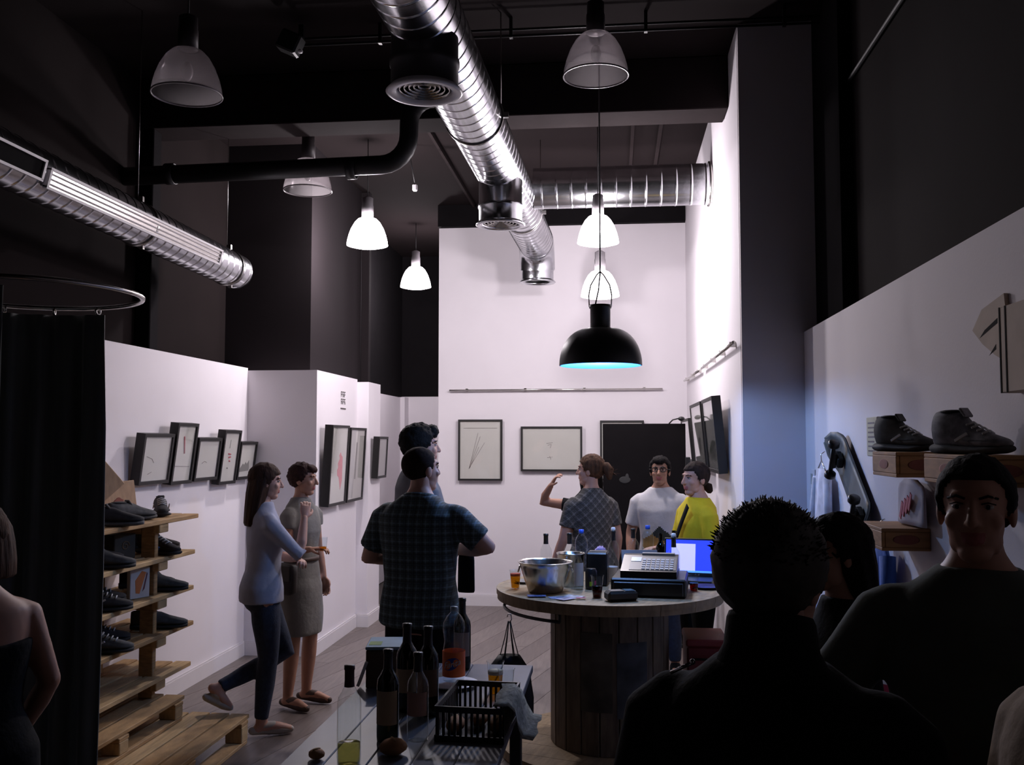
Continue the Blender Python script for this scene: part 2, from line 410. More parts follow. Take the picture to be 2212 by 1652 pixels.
dz = 3.66
d = thing('ventilation_duct', 'large spiral metal duct running overhead toward the back wall with three outlets', 'duct', (-0.85, 2.0, dz))
d.location = (0, 0, 0)
A0, A1 = V((-0.905, 1.0, dz)), V((-0.742, 9.16, dz))
obj('duct_body', spiral(A0, A1, 0.17), d)
def cx(y): return A0.x + (A1.x - A0.x) * (y - A0.y) / (A1.y - A0.y)
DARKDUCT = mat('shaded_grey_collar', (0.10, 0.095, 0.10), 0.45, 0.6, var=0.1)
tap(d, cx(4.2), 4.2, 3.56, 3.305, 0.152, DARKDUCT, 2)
tap(d, cx(6.62) + .012, 6.62, 3.56, 3.24, 0.152, DUCT, True)
xe = A1.x
el = [V((xe, 9.14, dz))] + [V((xe, 9.16 + .24 * math.sin(a), dz - .24 + .24 * math.cos(a))) for a in (R(0), R(22), R(45), R(68), R(90))]
obj('elbow', MB().tube(el, 0.172, DUCT, 32, cap=False), d)
tap(d, xe, 9.40, dz - .235, 3.29, 0.158, DUCT, False)
for y in (2.6, 5.55, 8.0):
    c = MB().lathe([(0.171, -.012), (0.178, -.012), (0.178, .012), (0.171, .012)], STEEL, 36, (cx(y), y, dz), (0, 1, 0), closed=True)
    c.box((cx(y) + .19, y, dz), (.035, .025, .03), STEEL).tube([(cx(y) + .16, y, dz + .07), (cx(y) + .16, y, ZC)], .004, STEEL, 6)
    obj('hanger_clamp', c, d)
d2 = thing('cross_duct', 'short spiral metal duct joining the overhead duct to the right wall', 'duct')
obj('duct_body', spiral((cx(7.52) + .155, 7.52, 3.735), (0.757, 7.52, 3.735), 0.16), d2)
obj('wall_collar', MB().lathe([(0.161, 0), (0.175, 0), (0.175, .02), (0.161, .02)], STEEL, 36, (0.738, 7.52, 3.735), (1, 0, 0), closed=True), d2)
d3 = thing('side_duct', 'slim spiral metal duct with slot grilles hanging above the left partition', 'duct')
B0, B1 = V((-2.735, 0.6, 3.07)), V((-2.764, 6.80, 2.986))
obj('duct_body', spiral(B0, B1, 0.125, 0.10, 32), d3)
bax = (B1 - B0).normalized()
obj('end_cap', MB().lathe([(0.127, -.03), (0.127, 0.0), (0.118, .012), (0.0, .016)], DUCT, 32, B1, bax), d3)
def bpt(y): return B0 + (B1 - B0) * ((y - B0.y) / (B1.y - B0.y))
def grille(y0, y1, inner):
    ang = R(-14)
    nrm = V((math.cos(ang), 0, math.sin(ang))); up = V((-math.sin(ang), 0, math.cos(ang)))
    rot = Matrix((nrm, V((0, 1, 0)), up)).transposed()
    c = bpt((y0 + y1) / 2) + nrm * 0.122; L = y1 - y0
    for sgn in (-1, 1):
        obj('grille_frame', MB().box(c + up * (sgn * .045) + nrm * .005, (.024, L, .012), WHITE_TRIM, rot), d3)
        obj('grille_frame', MB().box(c + V((0, sgn * (L / 2 - .008), 0)) + nrm * .005, (.024, .016, .09), WHITE_TRIM, rot), d3)
    obj('grille_slot', MB().box(c + nrm * .003, (.012, L - .02, .085), inner, rot), d3)
    return c, nrm, up, rot, L
grille(3.3, 4.16, BLACK_PAINT)
c, nrm, up, rot, L = grille(4.2, 6.2, STEEL)
for k in (-1, 0, 1):
    obj('louvre_blade', MB().box(c + up * (k * .024) + nrm * .010, (.012, L - .04, .004), WHITE_TRIM, rot @ Matrix.Rotation(R(35), 3, 'Y')), d3)
for y in (2.0, 5.3, 6.62):
    p = bpt(y)
    cl = MB().lathe([(0.126, -.01), (0.133, -.01), (0.133, .01), (0.126, .01)], STEEL, 32, p, bax, closed=True)
    cl.box(p + V((.02, 0, .145)), (.03, .02, .03), STEEL).box(p + V((.03, 0, -.14)), (.025, .02, .02), STEEL).tube([p + V((0, 0, .13)), (p.x, p.y, ZC)], .003, STEEL, 6)
    obj('hanger_clamp', cl, d3)

t = thing('drain_pipe', 'thick black pipe running under the beam and bending upward', 'pipe')
pts = [(-3.298, 6.15, 3.535), (-1.52, 6.15, 3.562)] + [(-1.52 + .185 * math.sin(a), 6.15, 3.562 + .185 - .185 * math.cos(a)) for a in [R(k) for k in (15, 30, 45, 60, 75, 90)]] + [(-1.333, 6.15, 3.84)] + [(-1.333 + .16 * (1 - math.cos(a)), 6.15, 3.84 + .16 * math.sin(a)) for a in [R(k) for k in (20, 40, 60, 80)]] + [(-1.02, 6.15, 4.0)]
obj('pipe_run', MB().tube(pts, 0.062, BLACK_METAL, 20), t)
for x in (-3.0, -1.75): obj('pipe_socket', MB().lathe([(0.063, 0), (0.072, 0), (0.072, .06), (0.063, .06)], BLACK_METAL, 24, (x, 6.15, 3.543), (1, 0, .0152), closed=True), t)
t = thing('light_track', 'thin dark double light track crossing below the ceiling', 'track')
for z in (4.205, 4.165): obj('rail', MB().tube([(-1.9, 5.62, z), (1.25, 5.62, z)], 0.008, BLACK_METAL, 8), t)
for x in (-1.4, -0.6, 0.2, 1.0): obj('clip', MB().box((x, 5.62, 4.215), (.02, .03, .125), BLACK_METAL), t)
t = thing('spotlight', 'small dark twin spotlight at the left end of the ceiling track', 'spotlight', (-1.92, 5.5, 4.1))
obj('housing', MB().box((0, 0, .03), (.13, .10, .12), BLACK_METAL, Matrix.Rotation(R(25), 3, 'Y'), .01), t)
obj('bracket', MB().box((.05, .05, .11), (.03, .03, .10), BLACK_METAL), t)
for k in (-.02, .025): obj('lens', MB().lathe([(0, 0), (.014, .002), (.016, .012), (.012, .02)], WHITE_TRIM, 12, (.045 + k, -.03, -.045), (0, 0, 1)), t)
t = thing('wall_conduit', 'thin conduit along the dark upper wall on the right', 'conduit')
obj('pipe_run', MB().tube([(1.255, 0.5, 3.66), (1.255, 5.19, 3.66)], 0.012, BLACK_METAL, 8), t)
t = thing('ceiling_sensor', 'little pale sensor hanging on a wire behind the black pipe', 'sensor', (-1.68, 8.0, 3.87))
obj('case', MB().box((0, 0, .03), (.04, .04, .06), WHITE_TRIM, None, .008), t)
obj('wire', MB().tube([(0, 0, .06), (-.04, 0, .28), (-.03, 0, ZC - 3.87)], .004, BLACK_METAL, 6), t)

# ------------------------------------------------------------------ pendant lamps
def lit_shade(name, emit, k):
    m = bpy.data.materials.new(name); m.use_nodes = True
    nt = m.node_tree; nt.nodes.remove(nt.nodes['Principled BSDF'])
    e = nt.nodes.new('ShaderNodeEmission'); e.inputs[0].default_value = LAMP_COL + (1,); e.inputs[1].default_value = emit
    tr = nt.nodes.new('ShaderNodeBsdfTransparent'); mx = nt.nodes.new('ShaderNodeMixShader')
    wv = nt.nodes.new('ShaderNodeTexNoise'); wv.inputs['Scale'].default_value = 9
    mr = nt.nodes.new('ShaderNodeMapRange'); mr.inputs[3].default_value = k - .04; mr.inputs[4].default_value = k + .04
    nt.links.new(wv.outputs['Fac'], mr.inputs[0]); nt.links.new(mr.outputs[0], mx.inputs[0])
    nt.links.new(tr.outputs[0], mx.inputs[1]); nt.links.new(e.outputs[0], mx.inputs[2])
    nt.links.new(mx.outputs[0], nt.nodes['Material Output'].inputs['Surface'])
    return m
SHADE_LIT = lit_shade('lit_prismatic_shade', SHADE_EMIT, 0.72)
BULB_ON = mat('lit_bulb', (1, 1, 1), 0.5, emit=LAMP_COL, estr=25.0)
BULB_OFF = mat('unlit_bulb', (0.5, 0.48, 0.48), 0.2, var=.05)
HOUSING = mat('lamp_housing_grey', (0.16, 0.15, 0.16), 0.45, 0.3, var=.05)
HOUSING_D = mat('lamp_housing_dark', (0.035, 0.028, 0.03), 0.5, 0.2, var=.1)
def bell(loc, lit, label, rs=1.0, sc=1.0):
    t = thing('bell_pendant_lamp', label, 'lamp', loc, 0, 'bell pendant lamps')
    t.scale = (sc, sc, sc)
    sh = MB()
    prof = [(.052, .232), (.078, .222), (.108, .190), (.136, .140), (.156, .085), (.168, .035), (.1725, .0)]
    if lit:
        sh.lathe(prof, SHADE_LIT, 40)
        sh.lathe([(.1725, 0), (.12, -.014), (.06, -.02), (0, -.022)], SHADE_LIT, 40)
        obj('glass_shade', sh, t)
        obj('bulb', MB().ell((0, 0, .12), (.03, .03, .055), BULB_ON), t)
        ld = bpy.data.lights.new('lamp_light', 'POINT'); ld.energy = LAMP_W * rs; ld.color = LAMP_COL; ld.shadow_soft_size = 0.06
        lo = bpy.data.objects.new('lamp_light', ld); COL.objects.link(lo); lo.parent = t; lo.location = (0, 0, .045)
    else:
        n = 72; k = len(prof); vs = []; fs = []
        for r, h in prof:
            for i in range(n):
                rr = r * (1 + (.012 if i % 2 else 0)); a = 2 * math.pi * i / n
                vs.append((rr * math.cos(a), rr * math.sin(a), h))
        for j in range(k - 1):
            for i in range(n): fs.append([j * n + i, j * n + (i + 1) % n, (j + 1) * n + (i + 1) % n, (j + 1) * n + i])
        sh.add(vs, fs, ACRYL, True)
        obj('glass_shade', sh, t)
        obj('rim', MB().lathe([(.170, -.004), (.176, -.004), (.176, .004), (.170, .004)], mat('rim_acrylic', (.30, .27, .28), .2), 40, closed=True), t)
        obj('bulb', MB().ell((0, 0, .12), (.028, .028, .05), BULB_OFF), t)
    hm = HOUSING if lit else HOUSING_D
    obj('housing', MB().lathe([(0, .235), (.050, .235), (.050, .33), (.046, .345), (.046, .40), (.018, .415), (0, .415)], hm, 24), t)
    obj('cord', MB().tube([(0, 0, .41), (0, 0, (ZC - loc[2]) / sc)], .004, BLACK_METAL, 6), t)
    return t
bell((-2.138, 4.586, 3.491), False, 'unlit clear bell lamp hanging at top left in front of the beam')
bell((-0.086, 5.07, 3.69), False, 'unlit clear bell lamp hanging at top right of the big duct')
bell((-2.20, 6.71, 3.553), False, 'unlit clear bell lamp just below the black pipe')
bell((-2.05, 7.84, 3.378), True, 'lit bell lamp glowing in front of the grey pillar', 1.8)
bell((-2.295, 11.0, 3.53), True, 'lit bell lamp glowing near the passage, lower left of the back wall edge', 1.0, 1.04)
bell((-0.113, 7.28, 3.241), True, 'lit bell lamp glowing under the cross duct', 1.6, .914)
bell((-0.114, 8.30, 2.985), True, 'lit bell lamp glowing right above the black dome lamp', .75, .96)

t = thing('dome_pendant_lamp', 'black dome pendant lamp with glowing blue inside above the spool table', 'lamp', (-0.073, 5.35, 2.165))
t.scale = (.964, .964, .964)
prof = []
for k in range(13):
    a = R(90 * k / 12); prof.append((.06 + (.2375 - .06) * math.sin(a) ** .9, .21 * math.cos(a)))
obj('shade', MB().lathe([(.2375, -.004)] + [(r, h) for r, h in prof[::-1]] + [(.06, .215)], BLACK_METAL, 48), t)
DOMEIN = mat('dome_inner_enamel', (0.07, 0.26, 0.52), 0.5, var=.02)
obj('inner_shade', MB().lathe([(.2375, -.004)] + [(r - .006, h - .006) for r, h in prof[::-1]], DOMEIN, 48), t)
obj('neck', MB().lathe([(.058, .205), (.058, .325), (.064, .327), (.064, .345), (0, .347)], BLACK_METAL, 32), t)
for sgn in (-1, 1):
    obj('hanging_wire', MB().tube([(sgn * .063, 0, .335), (sgn * .066, 0, .40), (sgn * .055, 0, .46), (sgn * .02, 0, .52), (0, 0, .54)], .004, STEEL, 6), t)
obj('cord', MB().tube([(-.03, 0, .34), (-.01, 0, .43), (.0, 0, .53), (0, 0, (ZC - 2.165) / .964)], .0045, HOUSING, 6), t)
obj('bulb', MB().ell((0, 0, .10), (.035, .035, .05), mat('blue_bulb', (.6, .8, 1), .4, emit=(.35, .65, 1), estr=12.0)), t)
ld = bpy.data.lights.new('dome_light', 'POINT'); ld.energy = DOME_W; ld.color = DOME_COL; ld.shadow_soft_size = 0.035
lo = bpy.data.objects.new('dome_light', ld); COL.objects.link(lo); lo.parent = t; lo.location = (0, 0, .045)

# ------------------------------------------------------------------ rails and framed pictures
def rail(name, p0, p1, label):
    t = thing(name, label, 'rail')
    p0, p1 = V(p0), V(p1)
    obj('bar', MB().tube([p0, p1], .011, STEEL, 8), t)
    n = max(2, int((p1 - p0).length / .7) + 1)
    for k in range(n):
        p = p0.lerp(p1, (k + .3) / (n - .4) if n > 1 else .5)
        if abs(p1.x - p0.x) > .3: obj('bracket', MB().bb(p.x - .012, p.x + .012, p.y - .005, 10.2395, p.z - .012, p.z + .02, STEEL), t)
        else: obj('bracket', MB().bb(p.x - .005, .7595, p.y - .012, p.y + .012, p.z - .012, p.z + .02, STEEL), t)
rail('picture_rail', (-1.755, 10.205, 2.278), (0.505, 10.205, 2.283), 'long thin steel rail across the back wall above the drawings')
rail('picture_rail', (0.725, 8.32, 2.342), (0.725, 10.1, 2.36), 'steel rail piece on the right wall, the far one near the corner')
rail('picture_rail', (0.725, 5.95, 2.342), (0.725, 8.12, 2.342), 'steel rail piece on the right wall, the near one beside the column')

def picture(label, o, ex, ey, w, h, depth=0.05, tilt=0.0, fw=0.022, art=None, paper=None, mark=None):
    """framed picture: o = bottom-left corner on the wall, ex = along, ez up, outward = ex x ez"""
    ex = V(ex); ez = V((0, 0, 1)); out = ex.cross(ez)
    t = thing('framed_picture', label, 'picture', o)
    rot = Matrix.Rotation(tilt, 3, ex)      # lean outward at the top
    def P(u, v, d): return rot @ (ex * u + ez * v + out * d)
    def slab(name, u0, u1, v0, v1, d0, d1, m, parent=t):
        q = [P(u0, v0, d0), P(u1, v0, d0), P(u1, v1, d0), P(u0, v1, d0)]
        return obj(name, MB().prism(q, P(0, 0, d1 - d0), m), parent)
    e = 0.012
    slab('frame_rail', 0, w, 0, fw, e, e + depth, FRAME_BLACK); slab('frame_rail', 0, w, h - fw, h, e, e + depth, FRAME_BLACK)
    slab('frame_stile', 0, fw, fw, h - fw, e, e + depth, FRAME_BLACK); slab('frame_stile', w - fw, w, fw, h - fw, e, e + depth, FRAME_BLACK)
    dp = e + depth - .014
    slab('mount', fw, w - fw, fw, h - fw, e, dp, paper or PAPER)
    if art:
        for kind, m, pts in art:
            mb = MB()
            if kind == 'line':
                for a, b in zip(pts[:-1], pts[1:]):
                    mb.tube([P(a[0] * w, a[1] * h, dp + .0012), P(b[0] * w, b[1] * h, dp + .0012)], .0016, m, 5)
            elif kind == 'bold':
                for a, b in zip(pts[:-1], pts[1:]):
                    mb.tube([P(a[0] * w, a[1] * h, dp + .001), P(b[0] * w, b[1] * h, dp + .001)], .006, m, 5)
            else:
                mb.prism([P(a[0] * w, a[1] * h, dp + .0005) for a in pts], P(0, 0, .001), m)
            obj('drawing', mb, t)
    slab('glass_pane', fw * .9, w - fw * .9, fw * .9, h - fw * .9, e + depth - .006, e + depth - .004, PANE)
    return t
# back wall (seen along +x); out of the wall is -y
BX = (1, 0, 0)
art1 = [('line', INK, [(.25, .20), (.45, .78)]), ('line', INK, [(.25, .20), (.50, .72)]), ('line', INK, [(.24, .19), (.60, .62)]), ('line', INK, [(.26, .20), (.47, .55)]), ('line', INK, [(.12, .86), (.88, .86)])]
art2 = [('line', INK, [(.42, .62), (.52, .64)]), ('line', INK, [(.44, .58), (.50, .60), (.48, .52)]), ('line', INK, [(.43, .30), (.52, .32)]), ('line', INK, [(.47, .34), (.49, .26)])]
picture('upright framed drawing of fanned pencil lines on the back wall', (-1.656, 10.2395, 1.319), BX, None, .473, .648, .04, R(0), .02, art1)
picture('wide framed drawing of faint pencil marks in the middle of the back wall', (-0.985, 10.2395, 1.42), BX, None, .649, .472, .04, R(0), .02, art2)
picture('framed drawing on the back wall half hidden by the black panel', (-0.149, 10.2395, 1.326), BX, None, .458, .628, .04, R(0), .02)
# left wall: out is +x, along is -y ... seen along +y from the left end
def lw(label, y0, y1, z0, z1, x=-3.0195, tilt=R(7), depth=.06, **k):
    return picture(label, (x, y0, z0), (0, 1, 0), None, y1 - y0, z1 - z0, depth, tilt, .022, **k)
lw('small framed sketch nearest the shoe rack, first of five on the left wall', 5.76, 6.17, 1.474, 1.80, art=[('line', INK, [(.2, .55), (.38, .5), (.45, .42)]), ('line', INK, [(.3, .2), (.42, .24)])])
lw('tall framed picture with one slanted dark red stroke', 6.20, 6.52, 1.457, 1.875, art=[('bold', INK_RED, [(.42, .78), (.52, .50)]), ('line', INK, [(.1, .3), (.85, .28)])])
lw('framed faint sketch in the middle of the five on the left wall', 6.56, 6.96, 1.465, 1.775, art=[('line', INK, [(.3, .4), (.4, .45), (.5, .42)])])
lw('tall framed picture with small red and grey marks in a column', 6.99, 7.31, 1.421, 1.835, art=[('line', INK_GREY, [(.48, .82), (.46, .66)]), ('bold', INK_RED, [(.42, .56), (.56, .55)]), ('bold', INK_RED, [(.45, .49), (.57, .50)]), ('bold', INK_RED, [(.50, .43), (.56, .42)]), ('bold', INK_GREY, [(.43, .30), (.47, .29)])])
lw('framed picture with a grey hill shape, last before the corner', 7.34, 7.69, 1.444, 1.745, art=[('poly', INK_GREY, [(.12, .20), (.18, .30), (.32, .42), (.40, .38), (.48, .46), (.55, .40), (.66, .50), (.72, .30), (.70, .22)])])
blob = [(.70, .18), (.64, .26), (.58, .34), (.48, .37), (.46, .44), (.52, .47), (.48, .52), (.58, .58), (.54, .62), (.62, .66), (.66, .62), (.74, .60), (.76, .46), (.78, .30)]
lw('tall framed picture with a pink red blot beside the partition corner', 7.80, 8.31, 1.20, 1.88, -2.4295, R(3), .07, art=[('poly', INK_PINK, blob)])
lw('tall framed grey picture with a dark strip, right of the red blot', 8.36, 8.89, 1.20, 1.865, -2.4295, R(3), .07, paper=PAPER, art=[('poly', PAPER_GREY, [(.06, .05), (.40, .05), (.40, .95), (.06, .95)]), ('poly', INK_GREY, [(.44, .3), (.52, .3), (.54, .8), (.46, .8)])])
lw('small framed grey picture at the end of the left partition', 9.04, 9.40, 1.385, 1.785, -2.3175, R(3), .06, paper=PAPER_GREY)
t = thing('wall_sign', 'small black stencilled sign high on the bright partition', 'sign', (-2.4295, 8.49, 2.13))
mb = MB()
SIGNINK = mat('sign_ink', (.06, .05, .05), .8)
for r in range(2):
    for c in range(3):
        y_, z_ = -.07 + c * .05, .005 - r * .065
        mb.bb(.0006, .0016, y_, y_ + .010, z_, z_ + .05, SIGNINK).bb(.0006, .0016, y_ + .011, y_ + .036, z_ + .04, z_ + .05, SIGNINK).bb(.0006, .0016, y_ + .011, y_ + .032, z_ + .018, z_ + .028, SIGNINK)
        if (r + c) % 2: mb.bb(.0006, .0016, y_ + .028, y_ + .038, z_, z_ + .017, SIGNINK)
obj('stencil_marks', mb, t)
obj('caption_line', MB().bb(.0006, .0016, -.085, .085, -.105, -.093, SIGNINK), t)
# tall right wall
def rw(label, y0, y1, z0, z1, x=0.7595, tilt=R(5), depth=.06, **k):
    return picture(label, (x, y1, z0), (0, -1, 0), None, y1 - y0, z1 - z0, depth, tilt, .024, **k)
rw('tall framed picture with a dark green hill, nearest the column', 6.52, 7.28, 1.53, 2.05, art=[('poly', PAPER_GREY, [(.05, .05), (.95, .05), (.95, .72), (.05, .72)]), ('poly', INK_GREEN, [(.18, .16), (.20, .30), (.42, .42), (.60, .44), (.80, .40), (.90, .30), (.90, .16)])])
rw('tall framed picture with a grey smudge, middle of the right wall', 7.42, 8.40, 1.53, 2.05, art=[('poly', PAPER_GREY, [(.05, .05), (.95, .05), (.95, .70), (.05, .70)]), ('poly', INK_GREY, [(.35, .28), (.45, .45), (.55, .50), (.66, .38), (.62, .28), (.5, .22)])])
rw('framed picture farthest along the right wall behind the black panel', 8.62, 9.55, 1.56, 1.95, depth=.07)

# black panel standing before the back wall
t = thing('black_panel', 'tall matte black display panel standing in front of the back wall', 'panel', (0.26, 8.6, 0))
obj('board', MB().bb(-.361, .361, -.02, .02, .03, 1.893, BLACK_PAINT, .004), t)
EMB = mat('embossed_grey', (.035, .035, .035), .8)
obj('emblem', MB().ell((-.17, -.0215, 1.40), (.05, .0015, .03), EMB).ell((-.15, -.0215, 1.425), (.015, .0015, .03), EMB), t)
for x in (-.3, .3):
    obj('foot', MB().bb(x - .03, x + .03, -.25, .25, .001, .03, BLACK_METAL, .004), t)
obj('clip_lamp', MB().tube([(.22, 0, 1.893), (.25, -.03, 1.925), (.31, -.04, 1.94)], .006, BLACK_METAL, 6).ell((.325, -.04, 1.935), (.03, .03, .02), BLACK_METAL, 10, 6), t)
obj('latch', MB().bb(.355, .40, -.03, .02, 1.47, 1.60, BLACK_METAL, .006), t)

# ------------------------------------------------------------------ pallets and shoe rack on the left
def pallet(name, label, x0, x1, y0, y1, z0, top, nb):
    t = thing(name, label, 'pallet', (0, 0, 0))
    h = top - z0; W = x1 - x0
    bw = W / nb
    for k in range(nb):
        g = random.uniform(.008, .02)
        obj('deck_board', MB().bb(x0 + k * bw + g / 2, x0 + (k + 1) * bw - g / 2, y0, y1 - random.uniform(0, .03), top - .022, top, random.choice((PALLET, PALLET_L)), .003), t)
    for y in (y0 + .05, (y0 + y1) / 2, y1 - .10):
        obj('cross_board', MB().bb(x0, x1, y - .05, y + .05, top - .044, top - .0225, PALLET, .003), t)
        for x in (x0 + .07, (x0 + x1) / 2, x1 - .05):
            obj('block', MB().bb(x - .05, x + .05, y - .045, y + .045, z0 + .022, top - .0445, PALLET_L, .004), t)
    for x in (x0 + .07, (x0 + x1) / 2, x1 - .05):
        obj('bottom_board', MB().bb(x - .05, x + .05, y0, y1 - .06, z0 + .0005, z0 + .0215, PALLET, .003), t)
    return t
pallet('wooden_pallet', 'low wooden pallet lying on the floor under the shoe rack', -2.98, -2.12, 3.95, 5.56, 0, .155, 7)
pallet('wooden_pallet', 'narrow wooden pallet stacked on the low pallet against the wall', -2.99, -2.46, 4.0, 5.44, .156, .285, 4)

RZ = [1.295, 1.08, .865, .65, .41]         # shelf tops
t = thing('pallet_shoe_rack', 'upright wooden pallet used as a shoe rack against the left wall', 'rack', (0, 0, 0))
for y in (4.62, 5.34):
    obj('post', MB().bb(-2.995, -2.945, y - .045, y + .045, .286, 1.265, PALLET_L, .004), t)
    obj('front_post', MB().bb(-2.70, -2.615, y - .02, y + .02, .286, 1.265, PALLET, .004), t)
for i, z in enumerate(RZ):
    yy = 4.45; y2 = 5.80 - (i * .012)
    for x0, x1 in ((-2.66, -2.565), (-2.775, -2.675), (-2.895, -2.79), (-3.0, -2.91)):
        mb = MB().bb(x0, x1, yy, y2 - random.uniform(0, .05), z - .026, z, random.choice((PALLET, PALLET_L)), .003)
        obj('shelf_board', mb, t)
    for y in (4.62, 5.34):
        obj('shelf_block', MB().bb(-2.612, -2.572, y - .055, y + .055, z - .075, z - .0265, PALLET_L, .004), t)
        obj('shelf_bearer', MB().bb(-2.944, -2.70, y - .02, y + .02, z - .085, z - .0265, PALLET, .003), t)

def shoe(label, loc, rz, m1, m2, lace=None, s=1.0, high=False, group='shoes on the pallet rack', tiltx=0.0):
    """sneaker, toe toward local +y"""
    t = thing('sneaker', label, 'shoe', loc, rz, group)
    if tiltx: t.rotation_euler = (tiltx, 0, rz)
    n = 16
    def ring(y, w, zb, zt, f=1.0):
        return [V((s * w * math.cos(2 * math.pi * k / n) * (1 if math.sin(2 * math.pi * k / n) < 0 else f), s * y, s * (zb + (zt - zb) * (.5 + .5 * math.sin(2 * math.pi * k / n))))) for k in range(n)]
    top = .13 if high else .098
    obj('sole', MB().loft([ring(-.142, .018, .004, .030), ring(-.135, .034, 0, .032), ring(-.07, .036, 0, .030), ring(0, .036, 0, .026), ring(.07, .048, 0, .025), ring(.115, .042, .003, .026), ring(.142, .022, .008, .028)], m2), t)
    up = MB().loft([ring(-.138, .018, .02, top - .006), ring(-.125, .032, .02, top), ring(-.08, .036, .02, top - .002), ring(-.03, .037, .02, top - .004, .75), ring(.01, .038, .02, .088, .6), ring(.05, .044, .02, .070, .62), ring(.095, .042, .02, .056, .75), ring(.125, .032, .02, .048, .8), ring(.142, .014, .024, .040)], m1)
    obj('upper', up, t)
    obj('opening', MB().ell((0, s * -.075, s * (top - .002)), (s * .024, s * .045, s * .006), RUBBER, 12, 6), t)
    obj('tongue', MB().box((0, s * -.018, s * (top - .006)), (s * .034, s * .035, s * .009), m1, Matrix.Rotation(R(-50), 3, 'X'), .003), t)
    if lace:
        mb = MB()
        for k in range(4):
            y = .005 + k * .02; z = .092 - k * .0085
            mb.tube([(s * -.022, s * y, s * (z - .006)), (0, s * (y + .006), s * (z + .003)), (s * .022, s * y, s * (z - .006))], s * .0034, lace, 5)
        obj('laces', mb, t)
        obj('side_stripe', MB().box((s * -.0395, s * .0, s * .05), (s * .005, s * .05, s * .008), lace, Matrix.Rotation(R(25), 3, 'X')).box((s * .0395, s * .0, s * .05), (s * .005, s * .05, s * .008), lace, Matrix.Rotation(R(25), 3, 'X')), t)
    return t
sh = [ # label, y, shelf, x, rz(deg), mats, lace
 ('dark grey sneaker at the left of the top rack shelf', 4.86, 0, -2.63, -70, SHOE_DARK, SHOE_GREY, None),
 ('dark sneaker lying flat in the middle of the top rack shelf', 5.20, 0, -2.70, -25, SHOE_GREY, RUBBER, None),
 ('black sneaker with pale laces at the right of the top rack shelf', 5.60, 0, -2.72, -150, SHOE_DARK, RUBBER, SHOE_WHITE),
 ('grey sneaker at the left front of the second rack shelf', 4.80, 1, -2.64, -65, SHOE_GREY, RUBBER, None),
 ('dark sneaker behind on the second rack shelf', 4.98, 1, -2.80, -50, SHOE_DARK, SHOE_GREY, None),
 ('black sneaker with a blue patch on the second rack shelf', 5.46, 1, -2.66, -110, SHOE_DARK, RUBBER, SHOE_WHITE),
 ('black sneaker leaning at the right end of the second rack shelf', 5.66, 1, -2.80, -75, SHOE_DARK, RUBBER, None),
 ('black sneaker with white laces at the left of the third rack shelf', 4.78, 2, -2.64, -60, SHOE_DARK, RUBBER, SHOE_WHITE),
 ('dark brown sneaker behind the white laced one on the third rack shelf', 4.98, 2, -2.78, -45, SHOE_DARK, RUBBER, SHOE_WHITE),
 ('dark sneaker right of the orange card on the third rack shelf', 5.46, 2, -2.65, -70, SHOE_GREY, RUBBER, None),
 ('black sneaker at the right end of the third rack shelf', 5.60, 2, -2.80, -62, SHOE_DARK, RUBBER, None),
 ('black sneaker with white marks at the left of the fourth rack shelf', 4.80, 3, -2.64, -72, SHOE_GREY, RUBBER, SHOE_WHITE),
 ('dark sneaker with white laces in the middle of the fourth rack shelf', 5.03, 3, -2.78, -60, SHOE_DARK, RUBBER, SHOE_WHITE),
 ('dark grey sneaker toward the right of the fourth rack shelf', 5.46, 3, -2.65, -70, SHOE_GREY, RUBBER, None),
 ('black sneaker turned over at the right end of the fourth rack shelf', 5.64, 3, -2.80, -150, SHOE_DARK, RUBBER, None),
]
for lab, y, i, x, rz, m1, m2, lc in sh:
    q = shoe(lab, (x, y, RZ[i] + .0005), R(rz), m1, m2, lc, 1.12, i in (1, 2))
    if 'blue patch' in lab: obj('blue_patch', MB().ell((-.0, .06, .064), (.016, .022, .006), SHOE_BLUE, 10, 6).ell((.038, .03, .04), (.008, .02, .012), SHOE_BLUE, 10, 6), q)
def plaque(name, label, cat, c, w, h, d, rotm, m, edge, mark):
    t = thing(name, label, cat, c)
    obj('panel', MB().box((0, 0, 0), (d, w, h), m, rotm, .003), t)
    for s_ in (-1, 1): obj('edge_strip', MB().box(rotm @ V((-.01, s_ * (w / 2 - .004), 0)), (d, .008, h * .98), edge, rotm), t)
    obj('burnt_emblem', MB().ell(rotm @ V((d / 2 + .001, 0, -.02)), (.03, .03, .03), mark, 12, 8, None, lambda a, p: rotm @ V((p.x * .04, p.y * (1.0 + .3 * math.sin(5 * math.atan2(p.z, p.y))), p.z))), t)
    return t
plaque('wooden_box_lid', 'pale wooden box lid propped up tilted on top of the rack', 'wood panel', (-2.84, 4.99, 1.525), .27, .27, .05, Matrix.Rotation(R(-10), 3, 'Y') @ Matrix.Rotation(R(-38), 3, 'Z') @ Matrix.Rotation(R(33), 3, 'X'), CRATE_PALE, BURN, BURN)
plaque('wooden_box_lid', 'square pale wooden box lid standing upright on the rack', 'wood panel', (-2.88, 5.36, 1.405), .24, .20, .05, Matrix.Rotation(R(-8), 3, 'Y') @ Matrix.Rotation(R(-25), 3, 'Z'), CRATE_PALE, BURN, BURN)
t = thing('shoe_box', 'dark olive box with a swirl standing on the second rack shelf', 'box', (-2.78, 5.22, RZ[1] + .001), R(-20))
OLIVE = mat('olive_card', (.05, .046, .036), .8)
obj('body', MB().box((0, 0, .07), (.10, .15, .14), OLIVE, None, .004), t)
sw = [(.0515, .03 * (1 - k / 14) * math.cos(k * .8), .075 + .03 * (1 - k / 14) * math.sin(k * .8)) for k in range(12)]
